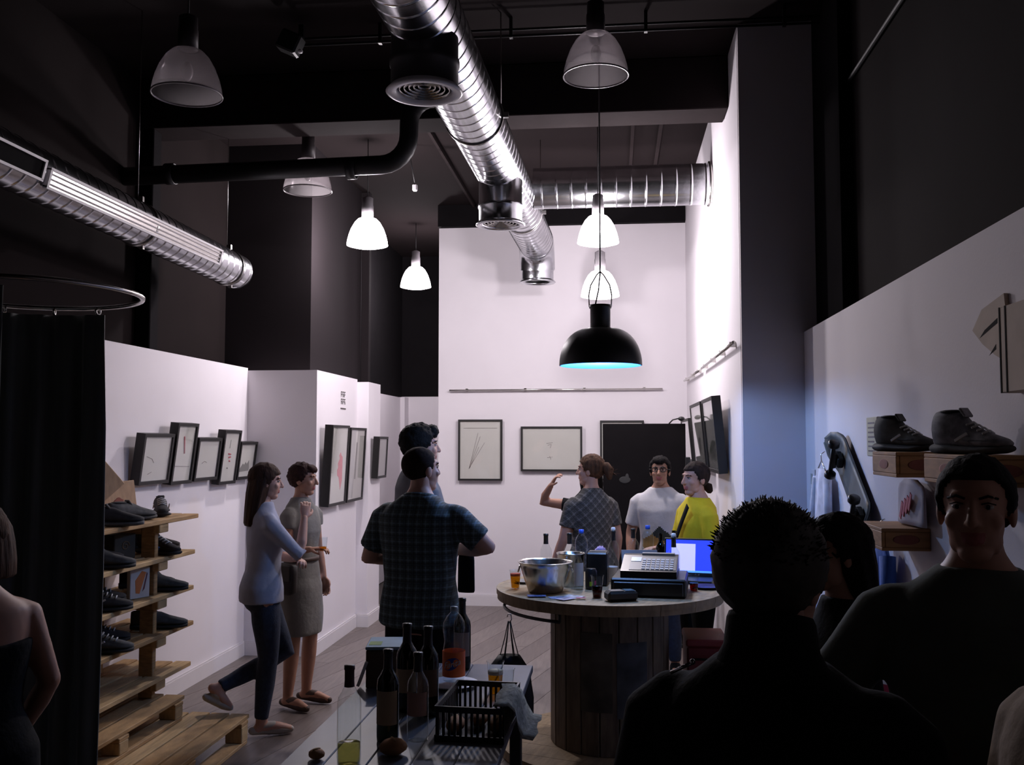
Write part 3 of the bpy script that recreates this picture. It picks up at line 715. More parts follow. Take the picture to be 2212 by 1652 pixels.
obj('swirl_mark', MB().tube(sw, .003, mat('tan_print', (.20, .13, .07), .8), 5), t)
t = thing('promo_card', 'white card with an orange slanted figure on the third rack shelf', 'card', (-2.66, 5.22, RZ[2] + .001), R(-22))
obj('card', MB().box((0, 0, .085), (.03, .135, .17), LABEL_W, None, .003), t)
ORG = mat('orange_print', (.62, .20, .06), .7, var=.1); MAR = mat('maroon_print', (.16, .05, .07), .7)
obj('figure_print', MB().prism([(.0155, -.03, .03), (.0155, -.005, .025), (.0155, .04, .14), (.0155, .01, .15), (.0155, -.035, .10)], (.001, 0, 0), ORG).prism([(.0155, .015, .035), (.0155, .03, .05), (.0155, .05, .13), (.0155, .045, .14)], (.001, 0, 0), MAR), t)

# ------------------------------------------------------------------ curtain booth on the left
t = thing('curtain_rail', 'thin round curtain rail of the fitting booth at the left', 'rail', (-2.2, 3.4, 2.3))
obj('ring', MB().tube([(.41 * math.cos(a), .41 * math.sin(a), 0) for a in [2 * math.pi * k / 48 for k in range(49)]], .010, STEEL, 8, cap=False), t)
obj('wall_arm', MB().tube([(-.41, 0, 0), (-.818, 0, 0)], .010, STEEL, 8), t)
CURT = mat('black_velvet_curtain', (.075, .083, .080), .7, var=.25, scale=3, stretch=(8, 8, .4), sheen=.5)
t = thing('booth_curtain', 'black floor length curtain gathered on the round booth rail', 'curtain', (-2.2, 3.4, 0))
rings = []; N = 150
for z in (.03, .6, 1.2, 1.8, 2.16, 2.27):
    row = []
    for k in range(N):
        a = R(78) + R(215) * k / (N - 1)
        w = .018 * math.sin(a * 24) + .009 * math.sin(a * 41 + z * 2)
        r = .41 + w * (1.2 if z < 2 else .7) + (.012 * math.sin(a * 5) if z < 2 else 0)
        row.append(V((r * math.cos(a), r * math.sin(a), z)))
    rings.append(row)
mb = MB(); vs = [p for r in rings for p in r]; fs = []
for j in range(len(rings) - 1):
    for k in range(N - 1): fs.append([j * N + k, j * N + k + 1, (j + 1) * N + k + 1, (j + 1) * N + k])
mb.add(vs, fs, CURT, True)
cu = obj('cloth', mb, t); sm = cu.modifiers.new('thick', 'SOLIDIFY'); sm.thickness = .005; sm.offset = -1
for k in range(9):
    a = R(82) + R(207) * k / 8
    obj('eyelet', MB().lathe([(.011, -.004), (.017, -.004), (.017, .004), (.011, .004)], STEEL, 12, (.41 * math.cos(a), .41 * math.sin(a), 2.287), (-math.sin(a), math.cos(a), 0), closed=True), t)
# ------------------------------------------------------------------ near table and what stands on it
TZ = .75
t = thing('drinks_table', 'long narrow dark blue grey table in the foreground', 'table', (-.70, 3.4, 0))
for k in range(5):
    x0 = -.335 + k * .134
    obj('top_plank', MB().bb(x0 + .001, x0 + .133, -1.1, .945, TZ - .03, TZ, TABLE_TOP, .003), t)
obj('apron', MB().bb(-.30, .30, .86, .885, TZ - .11, TZ - .031, TABLE_TOP).bb(-.30, -.28, -1.05, .86, TZ - .11, TZ - .031, TABLE_TOP).bb(.28, .30, -1.05, .86, TZ - .11, TZ - .031, TABLE_TOP), t)
for x in (-.27, .27):
    for y in (-1.0, .82): obj('leg', MB().bb(x - .025, x + .025, y - .025, y + .025, .001, TZ - .031, BLACK_METAL, .004), t)

WINE = [(0, .004), (.030, .0), (.036, .004), (.037, .02), (.037, .185), (.034, .205), (.024, .222), (.0155, .238), (.0140, .255), (.0140, .285), (.0155, .287), (.0155, .297), (.0135, .299)]
def bottle(label, loc, gl=DARKGLASS, foil=True, liq=None, fill=.08, lab=None, lab_h=(.05, .14), face=0.0, s=1.0, prof=WINE, r=.037, group='wine bottles', name='wine_bottle', foilm=None, cork=None):
    t = thing(name, label, 'bottle', loc, 0, group)
    obj('glass_body', MB().lathe([(a * s, h * s) for a, h in prof], gl, 28), t)
    if liq: obj('liquid', MB().lathe([(0, .006), (r * s - .003, .006), (r * s - .0025, fill * s), (0, fill * s)], liq, 24), t)
    if foil: obj('neck_foil', MB().lathe([(.0162 * s, .236 * s), (.0150 * s, .255 * s), (.0150 * s, .286 * s), (.0167 * s, .288 * s), (.0167 * s, .301 * s), (0, .302 * s)], foilm or BLACK_PLASTIC, 20), t)
    if cork: obj('stopper', MB().lathe([(0, .295 * s), (.014 * s, .295 * s), (.016 * s, .31 * s), (.012 * s, .322 * s), (0, .324 * s)], cork, 16), t)
    if lab: obj('label', MB().lathe([((r + .0008) * s, lab_h[0] * s), ((r + .0008) * s, lab_h[1] * s)], lab, 20, (0, 0, 0), (0, 0, 1), True, False, face - 1.15, face + 1.15), t)
    return t
# local angle: lathe e1 for z axis is (0,1,0)x... camera side faces -y
FC = R(180)
bottle('clear bottle with pale green wine at the near left of the table', (-.823, 2.979, TZ), CLEAR, True, WINE_WHITE, .065, foilm=mat('maroon_foil', (.06, .012, .014), .5))
bottle('dark wine bottle with a tan label beside the clear wine bottle', (-.757, 3.217, TZ), DARKGLASS, True, None, 0, LABEL_C, (.06, .17), FC)
bottle('empty clear bottle with a pinkish label and dark collar', (-.659, 3.235, TZ), CLEAR, True, None, 0, mat('pink_label', (.50, .30, .24), .8), (.09, .17), FC, .96)
bottle('dark bottle with tan label behind the others, left of two', (-.770, 3.575, TZ), DARKGLASS, True, None, 0, LABEL_C, (.07, .15), FC, 1.06)
bottle('dark bottle with brown label behind the others, right of two', (-.682, 3.53, TZ), DARKGLASS, True, None, 0, mat('brown_label', (.20, .12, .08), .8), (.07, .16), FC, 1.06)
bottle('dark wine bottle with grey label at the far edge of the table', (-.668, 4.24, TZ), DARKGLASS, True, None, 0, mat('grey_label', (.28, .26, .24), .8), (.06, .16), FC, 1.02)
PETP = [(0, .006), (.030, .0), (.043, .006), (.046, .03), (.046, .07), (.045, .10), (.043, .14), (.039, .165), (.043, .19), (.046, .215), (.043, .24), (.032, .262), (.017, .278), (.013, .284), (.013, .292), (.016, .293), (.016, .297), (.013, .298)]
def fanta():
    t = thing('soda_bottle', 'large plastic soda bottle with orange label on the table', 'bottle', (-.66, 3.97, TZ + .014))
    obj('plastic_body', MB().lathe(PETP, PET, 28), t)
    obj('label', MB().lathe([(.0468, .025), (.0468, .125)], LABEL_O, 32), t)
    obj('cap', MB().lathe([(.0135, .283), (.0155, .285), (.0155, .302), (0, .303)], mat('pale_cap', (.30, .36, .42), .4), 16), t)
    cu = bpy.data.curves.new('lettering', 'FONT'); cu.body = 'Fanta'; cu.size = .034; cu.align_x = 'CENTER'; cu.extrude = .0004; cu.shear = .2
    to = bpy.data.objects.new('lettering', cu); TMP.collection.objects.link(to)
    dg = tmp_graph(); me = bpy.data.meshes.new_from_object(to.evaluated_get(dg))
    bpy.data.objects.remove(to)
    r = .0478
    for v in me.vertices:
        a = v.co.x / r; z = v.co.y + .068 + v.co.x * .25; rr = r + v.co.z
        v.co = (rr * math.sin(a), -rr * math.cos(a), z)
    me.materials.clear(); me.materials.append(LABEL_W)
    obj('lettering', me, t)
    rr = .0472; pl = [(.034 * math.cos(k * math.pi / 12), .024 * math.sin(k * math.pi / 12)) for k in range(24)]
    mb = MB(); mb.add([(rr * math.sin((x - .004) / rr), -rr * math.cos((x - .004) / rr), z + .078 + x * .25) for x, z in pl] + [(0, -rr, .078)], [[k, (k + 1) % 24, 24] for k in range(24)], BLUE_INK)
    obj('logo_patch', mb, t)
fanta()
def plate(label, loc, r, m=WHITE_PLASTIC, group=None):
    t = thing('plate', label, 'plate', loc, 0, group)
    obj('dish', MB().lathe([(0, .002), (r * .6, .001), (r, .011), (r, .014), (r * .62, .005), (0, .005)], m, 32), t)
    return t
plate('white plate under the orange soda bottle', (-.66, 3.95, TZ + .001), .105)
def cup(label, loc, liq, fill, r=.032, h=.115, foam=None, group='clear plastic cups'):
    t = thing('plastic_cup', label, 'cup', loc, 0, group)
    obj('wall', MB().lathe([(0, .002), (r * .74, 0), (r * .80, h * .4), (r, h), (r + .003, h + .001), (r + .003, h + .004)], PET, 24), t)
    if liq: obj('drink', MB().lathe([(0, .004), (r * .72, .004), (r * (.74 + .22 * fill), h * fill), (0, h * fill)], liq, 24), t)
    if foam: obj('foam', MB().lathe([(0, h * fill), (r * .9, h * fill), (r * .93, h * fill + .014), (0, h * fill + .016)], foam, 20), t)
    return t
cup('plastic cup of golden beer on the near table', (-.472, 3.84, TZ + .001), BEER, .62, .033, .125, FOAM)
cup('plastic cup with red drink beside the beer', (-.418, 3.74, TZ + .001), REDDRINK, .35, .031, .122)
t = thing('snack_box', 'small cardboard box with a pale blue top at the table edge', 'box', (-.945, 3.98, TZ + .001), R(8))
obj('body', MB().box((0, 0, .075), (.145, .20, .15), mat('brown_card', (.10, .065, .04), .8), None, .004), t)
obj('lid', MB().box((0, 0, .158), (.15, .205, .012), mat('pale_blue_card', (.30, .40, .46), .7), None, .003), t)
obj('green_print', MB().box((-.04, -.03, .1648), (.05, .07, .001), mat('green_print', (.24, .34, .08), .7)), t)
obj('side_flap', MB().box((-.085, -.09, .06), (.012, .06, .10), LABEL_W, Matrix.Rotation(R(20), 3, 'Y')), t)
# black basket crate
t = thing('plastic_crate', 'black slatted plastic crate on the near table', 'crate', (-.475, 3.40, TZ + .001), R(-3))
w, l, h = .235, .36, .115
obj('base', MB().bb(-w / 2, w / 2, -l / 2, l / 2, 0, .006, BLACK_PLASTIC), t)
for z0, z1 in ((.006, .02), (.095, .115)):
    obj('rim', MB().bb(-w / 2, w / 2, -l / 2, -l / 2 + .008, z0, z1, BLACK_PLASTIC).bb(-w / 2, w / 2, l / 2 - .008, l / 2, z0, z1, BLACK_PLASTIC).bb(-w / 2, -w / 2 + .008, -l / 2 + .008, l / 2 - .008, z0, z1, BLACK_PLASTIC).bb(w / 2 - .008, w / 2, -l / 2 + .008, l / 2 - .008, z0, z1, BLACK_PLASTIC), t)
for k in range(12):
    x = -w / 2 + .012 + k * (w - .024) / 11
    for y in (-l / 2 + .004, l / 2 - .004): obj('slat', MB().bb(x - .0045, x + .0045, y - .003, y + .003, .02, .095, BLACK_PLASTIC), t)
for k in range(14):
    y = -l / 2 + .02 + k * (l - .04) / 13
    for x in (-w / 2 + .004, w / 2 - .004): obj('slat', MB().bb(x - .003, x + .003, y - .006, y + .006, .02, .095, BLACK_PLASTIC), t)
BREAD = mat('bread_crust', (.36, .17, .07), .8, var=.3, scale=14, bump=.2)
for k, (x, y, a) in enumerate(((-.545, 3.32, 0), (-.405, 3.34, 0), (-.475, 3.40, 0))):
    q = thing('bread_roll', ('brown bread roll in the crate, nearest the front slats', 'brown bread roll in the crate at its right side', 'brown bread roll deep in the middle of the crate')[k], 'bread', (x, y, TZ + .0085), R(a), 'bread rolls in the crate')
    obj('loaf', MB().ell((0, 0, .024), (.032, .065, .024), BREAD, 14, 8), q); obj('score_line', MB().ell((0, 0, .046), (.006, .04, .004), mat('bread_crumb', (.52, .34, .18), .9), 8, 6), q)
t = thing('newspaper', 'folded newspaper sheet hanging over the right side of the crate', 'paper', (-.345, 3.36, TZ))
rows = []
for k, (x, z) in enumerate(((-.06, .125), (-.012, .124), (.010, .10), (.022, .05), (.040, .012), (.075, .004))):
    rows.append([V((x + .006 * math.sin(j * 1.7 + k), -.15 + j * .05 + .01 * k, z + .003 * math.sin(j * 2.1))) for j in range(7)])
mb = MB(); vs = [p for r_ in rows for p in r_]; fs = [[a * 7 + b, a * 7 + b + 1, a * 7 + b + 8, a * 7 + b + 7] for a in range(5) for b in range(6)]
mb.add(vs, fs, NEWS, True); pq = obj('sheet', mb, t); pq.modifiers.new('thick', 'SOLIDIFY').thickness = .0012
for k, (x, y, l_) in enumerate(((-.705, 3.075, 'brown bread roll lying in front of the dark wine bottle'), (-.935, 3.01, 'reddish bread roll near the left edge of the table'))):
    q = thing('bread_roll', l_, 'bread', (x, y, TZ + .001), R(30 - 70 * k), 'bread on the table')
    sc = 1.0 if k == 0 else .62
    obj('loaf', MB().ell((0, 0, .026 * sc), (.045 * sc, .04 * sc, .026 * sc), BREAD, 16, 8, None, lambda d_, p: p * (1 + .07 * noise.noise(d_ * 2.5))), q)
    obj('score_line', MB().ell((0, 0, .05 * sc), (.006, .025 * sc, .004), mat('bread_crumb', (.52, .34, .18), .9), 8, 6), q)

# ------------------------------------------------------------------ cable spool table
SZ = .91
SC = (-.035, 5.62)
t = thing('spool_table', 'big wooden cable spool used as a round bar table', 'table', SC + (0,))
def disc(name, z0, z1, r, nb):
    for k in range(nb):
        a, b = -r + 2 * r * k / nb + .0015, -r + 2 * r * (k + 1) / nb - .0015
        pts = []
        m = 8
        for j in range(m + 1):
            x = a + (b - a) * j / m; pts.append((x, math.sqrt(max(0, r * r - x * x))))
        poly = [(x, y, z0) for x, y in pts] + [(x, -y, z0) for x, y in pts[::-1]]
        q = [];
        for p in poly:
            if not q or (V(p) - V(q[-1])).length > 1e-5: q.append(p)
        if (V(q[0]) - V(q[-1])).length < 1e-5: q.pop()
        o = obj(name, MB().prism(q, (0, 0, z1 - z0), SPOOL), t); o.rotation_euler = (0, 0, R(70))
disc('top_plank', SZ - .03, SZ, .645, 7)
disc('under_plank', SZ - .058, SZ - .0305, .64, 7)
disc('bottom_plank', .004, .055, .625, 7)
for k in range(20):
    a = 2 * math.pi * k / 20
    obj('core_slat', MB().box((.322 * math.cos(a), .322 * math.sin(a), .4535), (.022, .098, .796), SPOOL_D, Matrix.Rotation(a, 3, 'Z'), .003), t)
obj('hanging_hoop', MB().tube([(.60 * math.cos(a), .60 * math.sin(a), .805) for a in [R(150 + k * 5) for k in range(20)]], .009, BLACK_METAL, 8).tube([(.60 * math.cos(R(150)), .60 * math.sin(R(150)), .805), (.60 * math.cos(R(150)), .60 * math.sin(R(150)), .852)], .008, BLACK_METAL, 6).tube([(.60 * math.cos(R(190)), .60 * math.sin(R(190)), .805), (.60 * math.cos(R(190)), .60 * math.sin(R(190)), .852)], .008, BLACK_METAL, 6).tube([(.60 * math.cos(R(245)), .60 * math.sin(R(245)), .805), (.60 * math.cos(R(245)), .60 * math.sin(R(245)), .852)], .008, BLACK_METAL, 6), t)
# faded posters wrapped on the core
for k, (a, c, z, hh) in enumerate(((258, (.10, .085, .06), .50, .42), (292, (.07, .075, .08), .46, .40))):
    q = thing('core_poster', ('faded brownish poster pasted on the spool core', 'faded bluish poster pasted on the right of the spool core')[k], 'poster', SC + (0,))
    obj('sheet', MB().lathe([(.3375, z - hh / 2), (.3375, z + hh / 2)], mat('poster_%d' % k, c, .8, var=.5, scale=7), 12, (0, 0, 0), (0, 0, 1), True, False, R(a - 90 - 15), R(a - 90 + 15)), q)

def on(x, y, z=SZ + .001): return (x, y, z)
t = thing('ice_bucket', 'wide shiny steel ice bucket at the left of the spool table', 'bucket', on(-.385, 5.40))
obj('bowl', MB().lathe([(0, .002), (.085, 0), (.095, .004), (.115, .06), (.138, .135), (.146, .158), (.152, .162), (.154, .166), (.150, .168), (.143, .160), (.112, .062), (.092, .009), (0, .008)], STEEL, 40), t)
for s_ in (-1, 1): obj('handle_ring', MB().lathe([(.016, -.004), (.022, -.004), (.022, .004), (.016, .004)], STEEL, 14, (s_ * .146, 0, .125), (s_, .0, .3), closed=True), t)
cup('plastic cup of pale beer at the left edge of the spool table', on(-.563, 5.50), BEER, .7, .032, .10, mat('red_band', (.60, .10, .05), .7))
t = thing('wine_cooler', 'tall steel wine cooler between ice bucket and black printer', 'cooler', on(-.255, 5.64))
obj('wall', MB().lathe([(0, .002), (.072, 0), (.074, .004), (.078, .175), (.083, .182), (.083, .188), (.075, .186), (.070, .01), (0, .01)], STEEL, 36), t)
obj('knob', MB().ell((-.03, -.085, .145), (.012, .012, .016), CHROME, 10, 8), t)
bottle('wine bottle with dark neck standing in the steel cooler', (-.262, 5.648, SZ + .012), CLEAR, True, None, 0, s=.96, group='bottles on the spool table')
def pet(label, loc, capm=BLUE_CAP, lab=None):
    t = thing('water_bottle', label, 'bottle', loc, 0, 'bottles on the spool table')
    obj('plastic_body', MB().lathe([(a * .84, h) for a, h in PETP], PET, 24), t)
    obj('cap', MB().lathe([(.013, .280), (.0155, .282), (.0155, .304), (0, .305)], capm, 16), t)
    if lab: obj('label', MB().lathe([(.0395, .07), (.0395, .13)], lab, 24), t)
pet('clear water bottle with blue cap behind the steel cooler', on(-.20, 5.83))
bottle('bottle half full of amber drink behind the ice bucket', on(-.41, 5.80), CLEAR, True, mat('amber_fill', (.22, .12, .04), .3), .12, s=.93, group='bottles on the spool table')
bottle('clear bottle with a white label right of the steel cooler', on(-.205, 5.50), CLEAR, False, None, 0, LABEL_W, (.03, .20), R(190), .75, group='bottles on the spool table')
bottle('empty clear bottle with pale stopper behind the printer', on(-.01, 6.05), CLEAR, True, None, 0, s=.93, group='bottles on the spool table', cork=WHITE_PLASTIC)
bottle('clear bottle with dark neck behind the register, left of the blue cap', on(.115, 6.205), CLEAR, True, None, 0, s=.93, group='bottles on the spool table')
pet('clear water bottle with blue cap behind the register', on(.205, 6.16))
bottle('small dark bottle behind the laptop, the shorter one', on(.285, 6.145), DARKGLASS, False, None, 0, s=.86, group='bottles on the spool table')
bottle('small dark bottle behind the laptop, the taller one', on(.365, 6.10), DARKGLASS, False, None, 0, s=.93, group='bottles on the spool table')
bottle('clear bottle with red wine left in it before the laptop screen', on(.338, 5.70), CLEAR, True, mat('red_wine_fill', (.06, .015, .012), .3), .105, s=.93, group='bottles on the spool table', cork=WHITE_PLASTIC)
# register
t = thing('cash_register', 'black cash register with keypad on a wide cash drawer', 'register', on(.19, 5.40), R(-6))
obj('cash_drawer', MB().box((0, .04, .05), (.40, .38, .098), BLACK_PLASTIC, None, .008), t)
obj('drawer_front', MB().box((0, -.153, .045), (.37, .014, .07), mat('charcoal_plastic', (.018, .018, .02), .3), None, .004), t)
tilt = Matrix.Rotation(R(14), 3, 'X')
obj('body', MB().prism([(-.15, -.13, .10), (-.15, -.13, .135), (-.15, .10, .195), (-.15, .17, .195), (-.15, .17, .10)], (.30, 0, 0), BLACK_PLASTIC), t)
KEYM = mat('pale_keys', (.30, .31, .33), .5)
def tl(x, y): return (x, y, .1665 + y * math.tan(R(14.6)))
obj('keypad_plate', MB().box((.02, -.02, .1630), (.25, .19, .006), mat('grey_plate', (.07, .072, .075), .4), Matrix.Rotation(R(14.6), 3, 'X')), t)
for r_ in range(5):
    for c_ in range(7):
        p = tl(-.03 + c_ * .025, -.095 + r_ * .03)
        obj('key', MB().box((p[0], p[1], p[2] + .004), (.018, .02, .008), KEYM, Matrix.Rotation(R(14.6), 3, 'X')), t)
obj('display', MB().box(tl(-.075, .03)[:2] + (tl(-.075, .03)[2] + .004,), (.055, .06, .006), mat('lcd_pale', (.55, .60, .68), .3), Matrix.Rotation(R(14.6), 3, 'X')), t)
obj('paper_slot', MB().box((.04, .13, .200), (.18, .05, .01), mat('taupe_plastic', (.22, .20, .18), .5)), t)
t = thing('receipt_printer', 'black upright receipt printer beside the register', 'printer', on(-.10, 5.70), R(-4))
obj('body', MB().box((0, 0, .095), (.12, .15, .19), BLACK_PLASTIC, None, .008), t); obj('paper_slot', MB().box((0, -.02, .192), (.09, .02, .005), mat('taupe_plastic', (.22, .20, .18), .5)), t)
t = thing('drink_can', 'black drink can with green and pink marks', 'can', on(-.135, 5.52))
obj('can_body', MB().lathe([(0, .001), (.027, 0), (.033, .006), (.033, .10), (.027, .112), (.026, .115), (0, .112)], BLACK_PLASTIC, 24), t)
obj('green_mark', MB().lathe([(.0334, .02), (.0334, .045)], mat('lime_print', (.35, .55, .03), .6), 6, a0=R(165), a1=R(195)), t); obj('pink_mark', MB().lathe([(.0334, .025), (.0334, .05)], mat('magenta_print', (.55, .03, .22), .6), 4, a0=R(215), a1=R(235)), t)
t = thing('card_reader', 'dark card payment terminal at the front edge of the spool table', 'card reader', on(.03, 5.14), R(-70))
obj('body', MB().box((0, 0, .028), (.085, .165, .05), BLACK_PLASTIC, None, .012), t); obj('screen', MB().box((0, .04, .0545), (.06, .05, .003), mat('blue_grey_screen', (.10, .18, .26), .15)), t); obj('keypad', MB().box((0, -.03, .054), (.06, .07, .003), mat('dark_keys', (.03, .035, .04), .4)), t)
cup('plastic cup of dark drink at the front of the spool table', on(-.096, 5.22), COLA, .55, .033, .115)
# laptop
t = thing('laptop', 'open black laptop with blue and white screen glowing', 'laptop', on(.43, 5.885), R(-12))
obj('keyboard_base', MB().box((0, -.02, .011), (.31, .21, .02), BLACK_PLASTIC, None, .004), t)
lid = Matrix.Rotation(R(-14), 3, 'X')
lc = V((0, .11, .13))
obj('screen_lid', MB().box(lc, (.315, .010, .225), BLACK_PLASTIC, lid, .003), t)
def screenmat(n, c, e):
    return mat(n, c, .3, var=.03, emit=c, estr=e)
obj('screen_blue', MB().box(lc + lid @ V((0, -.0058, .004)), (.292, .001, .195), screenmat('screen_blue', (.03, .06, .85), .75), lid), t)
obj('screen_window', MB().box(lc + lid @ V((-.04, -.0066, -.004)), (.145, .001, .165), screenmat('screen_white', (.62, .60, .95), .62), lid), t)
obj('screen_bar', MB().box(lc + lid @ V((0, -.0066, -.088)), (.29, .001, .012), screenmat('screen_cyan', (.10, .35, .95), .7), lid), t)
t = thing('grey_laptop', 'grey laptop seen from the back of its half open lid', 'laptop', on(.145, 5.955), R(6))
GREYL = mat('grey_lid', (.10, .10, .12), .5)
obj('keyboard_base', MB().box((0, .01, .011), (.22, .17, .02), BLACK_PLASTIC, None, .004), t); obj('screen_lid', MB().box((0, -.055, .098), (.22, .008, .19), GREYL, Matrix.Rotation(R(-38), 3, 'X'), .004), t)
t = thing('paper_cup', 'white paper cup behind the register', 'cup', on(-.02, 5.82)); obj('cup_wall', MB().lathe([(0, .001), (.026, 0), (.036, .085), (.038, .087), (.036, .09)], WHITE_PLASTIC, 24), t)
t = thing('tissue_glass', 'clear glass stuffed with a lilac napkin behind the printer', 'glass', on(-.09, 6.0)); obj('glass_wall', MB().lathe([(0, .003), (.032, 0), (.036, .14)], CLEAR, 24), t)
obj('napkin', MB().ell((0, 0, .15), (.034, .034, .035), mat('lilac_tissue', (.45, .34, .58), .9), 18, 12, None, lambda d_, p: p * (1 + .55 * noise.noise(d_ * 6))), t)
for k, (x, y, a, c) in enumerate(((-.30, 5.20, 20, (.30, .32, .48)), (-.22, 5.24, -25, (.52, .50, .52)), (-.26, 5.15, 48, (.40, .36, .46)), (-.42, 5.22, 8, (.10, .13, .28)), (-.18, 5.16, 5, (.45, .10, .20)))):
    t = thing('flyer', ('blue grey flyer at the front edge of the spool table', 'white flyer on top of the other flyers', 'lilac flyer slanted over the table edge', 'dark blue flyer in front of the ice bucket', 'small red and pink flyer among the papers')[k], 'paper', on(x, y, SZ + .001 + k * .002), R(a), 'flyers on the spool table')
    obj('sheet', MB().box((0, 0, .0006), (.10 if k < 4 else .05, .07 if k < 4 else .03, .0010), mat('flyer_%d' % k, c, .7, var=.25, scale=30)), t)
    obj('printed_block', MB().box((.01, .008, .0013), (.04 if k < 4 else .02, .02 if k < 4 else .01, .0003), mat('flyer_ink_%d' % k, tuple(min(1, v * .4) for v in c), .7)), t)
plate('black plate at the right of the spool table', on(.515, 5.62), .085, BLACK_PLASTIC)
cup('small plastic cup with red drink beside the laptop', on(.435, 5.50), REDDRINK, .5, .028, .09)
plate('small grey saucer at the far left of the spool table', on(-.52, 5.72), .07, mat('grey_saucer', (.2, .19, .18), .5))
# red cool box under the table
t = thing('red_cooler_box', 'dark red box standing at the right of the spool core', 'box', (.50, 5.62, .056))
REDB = mat('dark_red_plastic', (.16, .018, .02), .5)
obj('body', MB().box((0, 0, .28), (.22, .34, .56), REDB, None, .01), t); obj('lid', MB().box((0, 0, .58), (.23, .35, .04), mat('dark_red_lid', (.22, .03, .03), .5), None, .008), t); obj('handle', MB().tube([(-.08, -.175, .47), (-.08, -.20, .50), (.08, -.20, .50), (.08, -.175, .47)], .007, BLACK_METAL, 6), t)
# drawstring bag hanging from the hoop
t = thing('drawstring_bag', 'black drawstring bag hanging from the hoop of the spool table', 'bag', (-.56, 5.16, 0))
CLOTHB = mat('black_nylon', (.012, .012, .013), .6, bump=.2, bscale=25)
rg = []
for z, rx, ry in ((.22, .10, .05), (.24, .125, .07), (.40, .13, .075), (.53, .115, .06), (.58, .08, .045), (.615, .055, .03), (.60, .03, .018)):
    rg.append([V((rx * math.cos(a) * (1 + .06 * math.sin(5 * a + z * 9)), ry * math.sin(a) * (1 + .08 * math.sin(7 * a)), z)) for a in [2 * math.pi * k / 28 for k in range(28)]])
obj('sack', MB().loft(rg, CLOTHB), t)
for k in range(6):
    a = 2 * math.pi * k / 6
    obj('cord', MB().tube([(.05 * math.cos(a), .028 * math.sin(a), .605), (.025 * math.cos(a), .014 * math.sin(a), .70), (.006 * math.cos(a), .0, .79)], .0028, CLOTHB, 5), t)
obj('hook', MB().tube([(0, 0, .78), (0.012, 0, .80), (.008, 0, .826), (-.008, 0, .826), (-.012, 0, .812)], .003, STEEL, 5), t)

# ------------------------------------------------------------------ right wall
XW = 1.1245
t = thing('light_switch', 'small pale switch plate on the right wall by the column', 'switch', (XW, 5.64, 1.53))
obj('plate', MB().bb(-.012, 0, -.05, .05, -.055, .055, WHITE_TRIM, .004), t); obj('rocker', MB().bb(-.016, -.0121, -.02, .02, -.03, .03, mat('grey_rocker', (.4, .42, .4), .4), .002), t)
t = thing('price_board', 'small cream board with lines of print on the right wall', 'sign', (XW, 4.30, 1.764))
obj('board', MB().bb(-.022, 0, -.085, .085, -.085, .085, LABEL_W, .003), t)
CREAM = mat('cream_card', (.58, .54, .40), .8)
obj('card', MB().bb(-.0228, -.0221, -.082, .082, -.082, .082, CREAM), t)
for k in range(7): obj('print_line', MB().bb(-.0234, -.0229, -.05 + .01 * (k % 3), .06, .055 - k * .02, .062 - k * .02, INK), t)
def crate_shelf(label, y0, y1, z0, z1, deep):
    t = thing('crate_shelf', label, 'shelf', (XW, (y0 + y1) / 2, z0))
    L = y1 - y0; h = z1 - z0; x = -deep
    obj('top_board', MB().bb(x, 0, -L / 2, L / 2, h - .012, h, CRATE_WOOD, .002), t)
    obj('bottom_board', MB().bb(x, 0, -L / 2, L / 2, 0, .012, CRATE_WOOD, .002), t)
    obj('front_board', MB().bb(x - .0005, x + .011, -L / 2, L / 2, .0125, h - .0125, CRATE_WOOD, .002), t)
    for s_ in (-1, 1): obj('end_board', MB().bb(x + .012, -.001, s_ * (L / 2 - .006) - .006, s_ * (L / 2 - .006) + .006, .0125, h - .0125, CRATE_WOOD, .002), t)
    obj('stamp', MB().ell((x / 2, -L / 2 - .0006, h / 2), (deep * .28, .0008, h * .22), BURN, 14, 8), t)
    obj('side_stamp', MB().ell((x - .001, .0, h / 2), (.0008, .06, h * .2), BURN, 14, 8), t)
crate_shelf('wooden wine crate shelf high on the right wall, the upper one', 3.42, 3.72, 1.622, 1.708, .17)
crate_shelf('wooden wine crate shelf on the right wall, the lower one below the T-shirt', 3.62, 3.95, 1.352, 1.432, .17)
crate_shelf('wooden wine crate shelf nearest the viewer on the right wall', 2.72, 3.12, 1.622, 1.708, .17)
shoe('grey striped sneaker on the upper crate shelf', (1.03, 3.58, 1.7085), R(205), SHOE_GREY, RUBBER, SHOE_WHITE, .98, True, 'shoes on crate shelves')
shoe('white and black striped sneaker on the nearest crate shelf', (1.03, 2.93, 1.7085), R(205), mat('pale_stripe_shoe', (.22, .22, .24), .8, var=.6, scale=26), SHOE_GREY, SHOE_WHITE, .98, True, 'shoes on crate shelves')
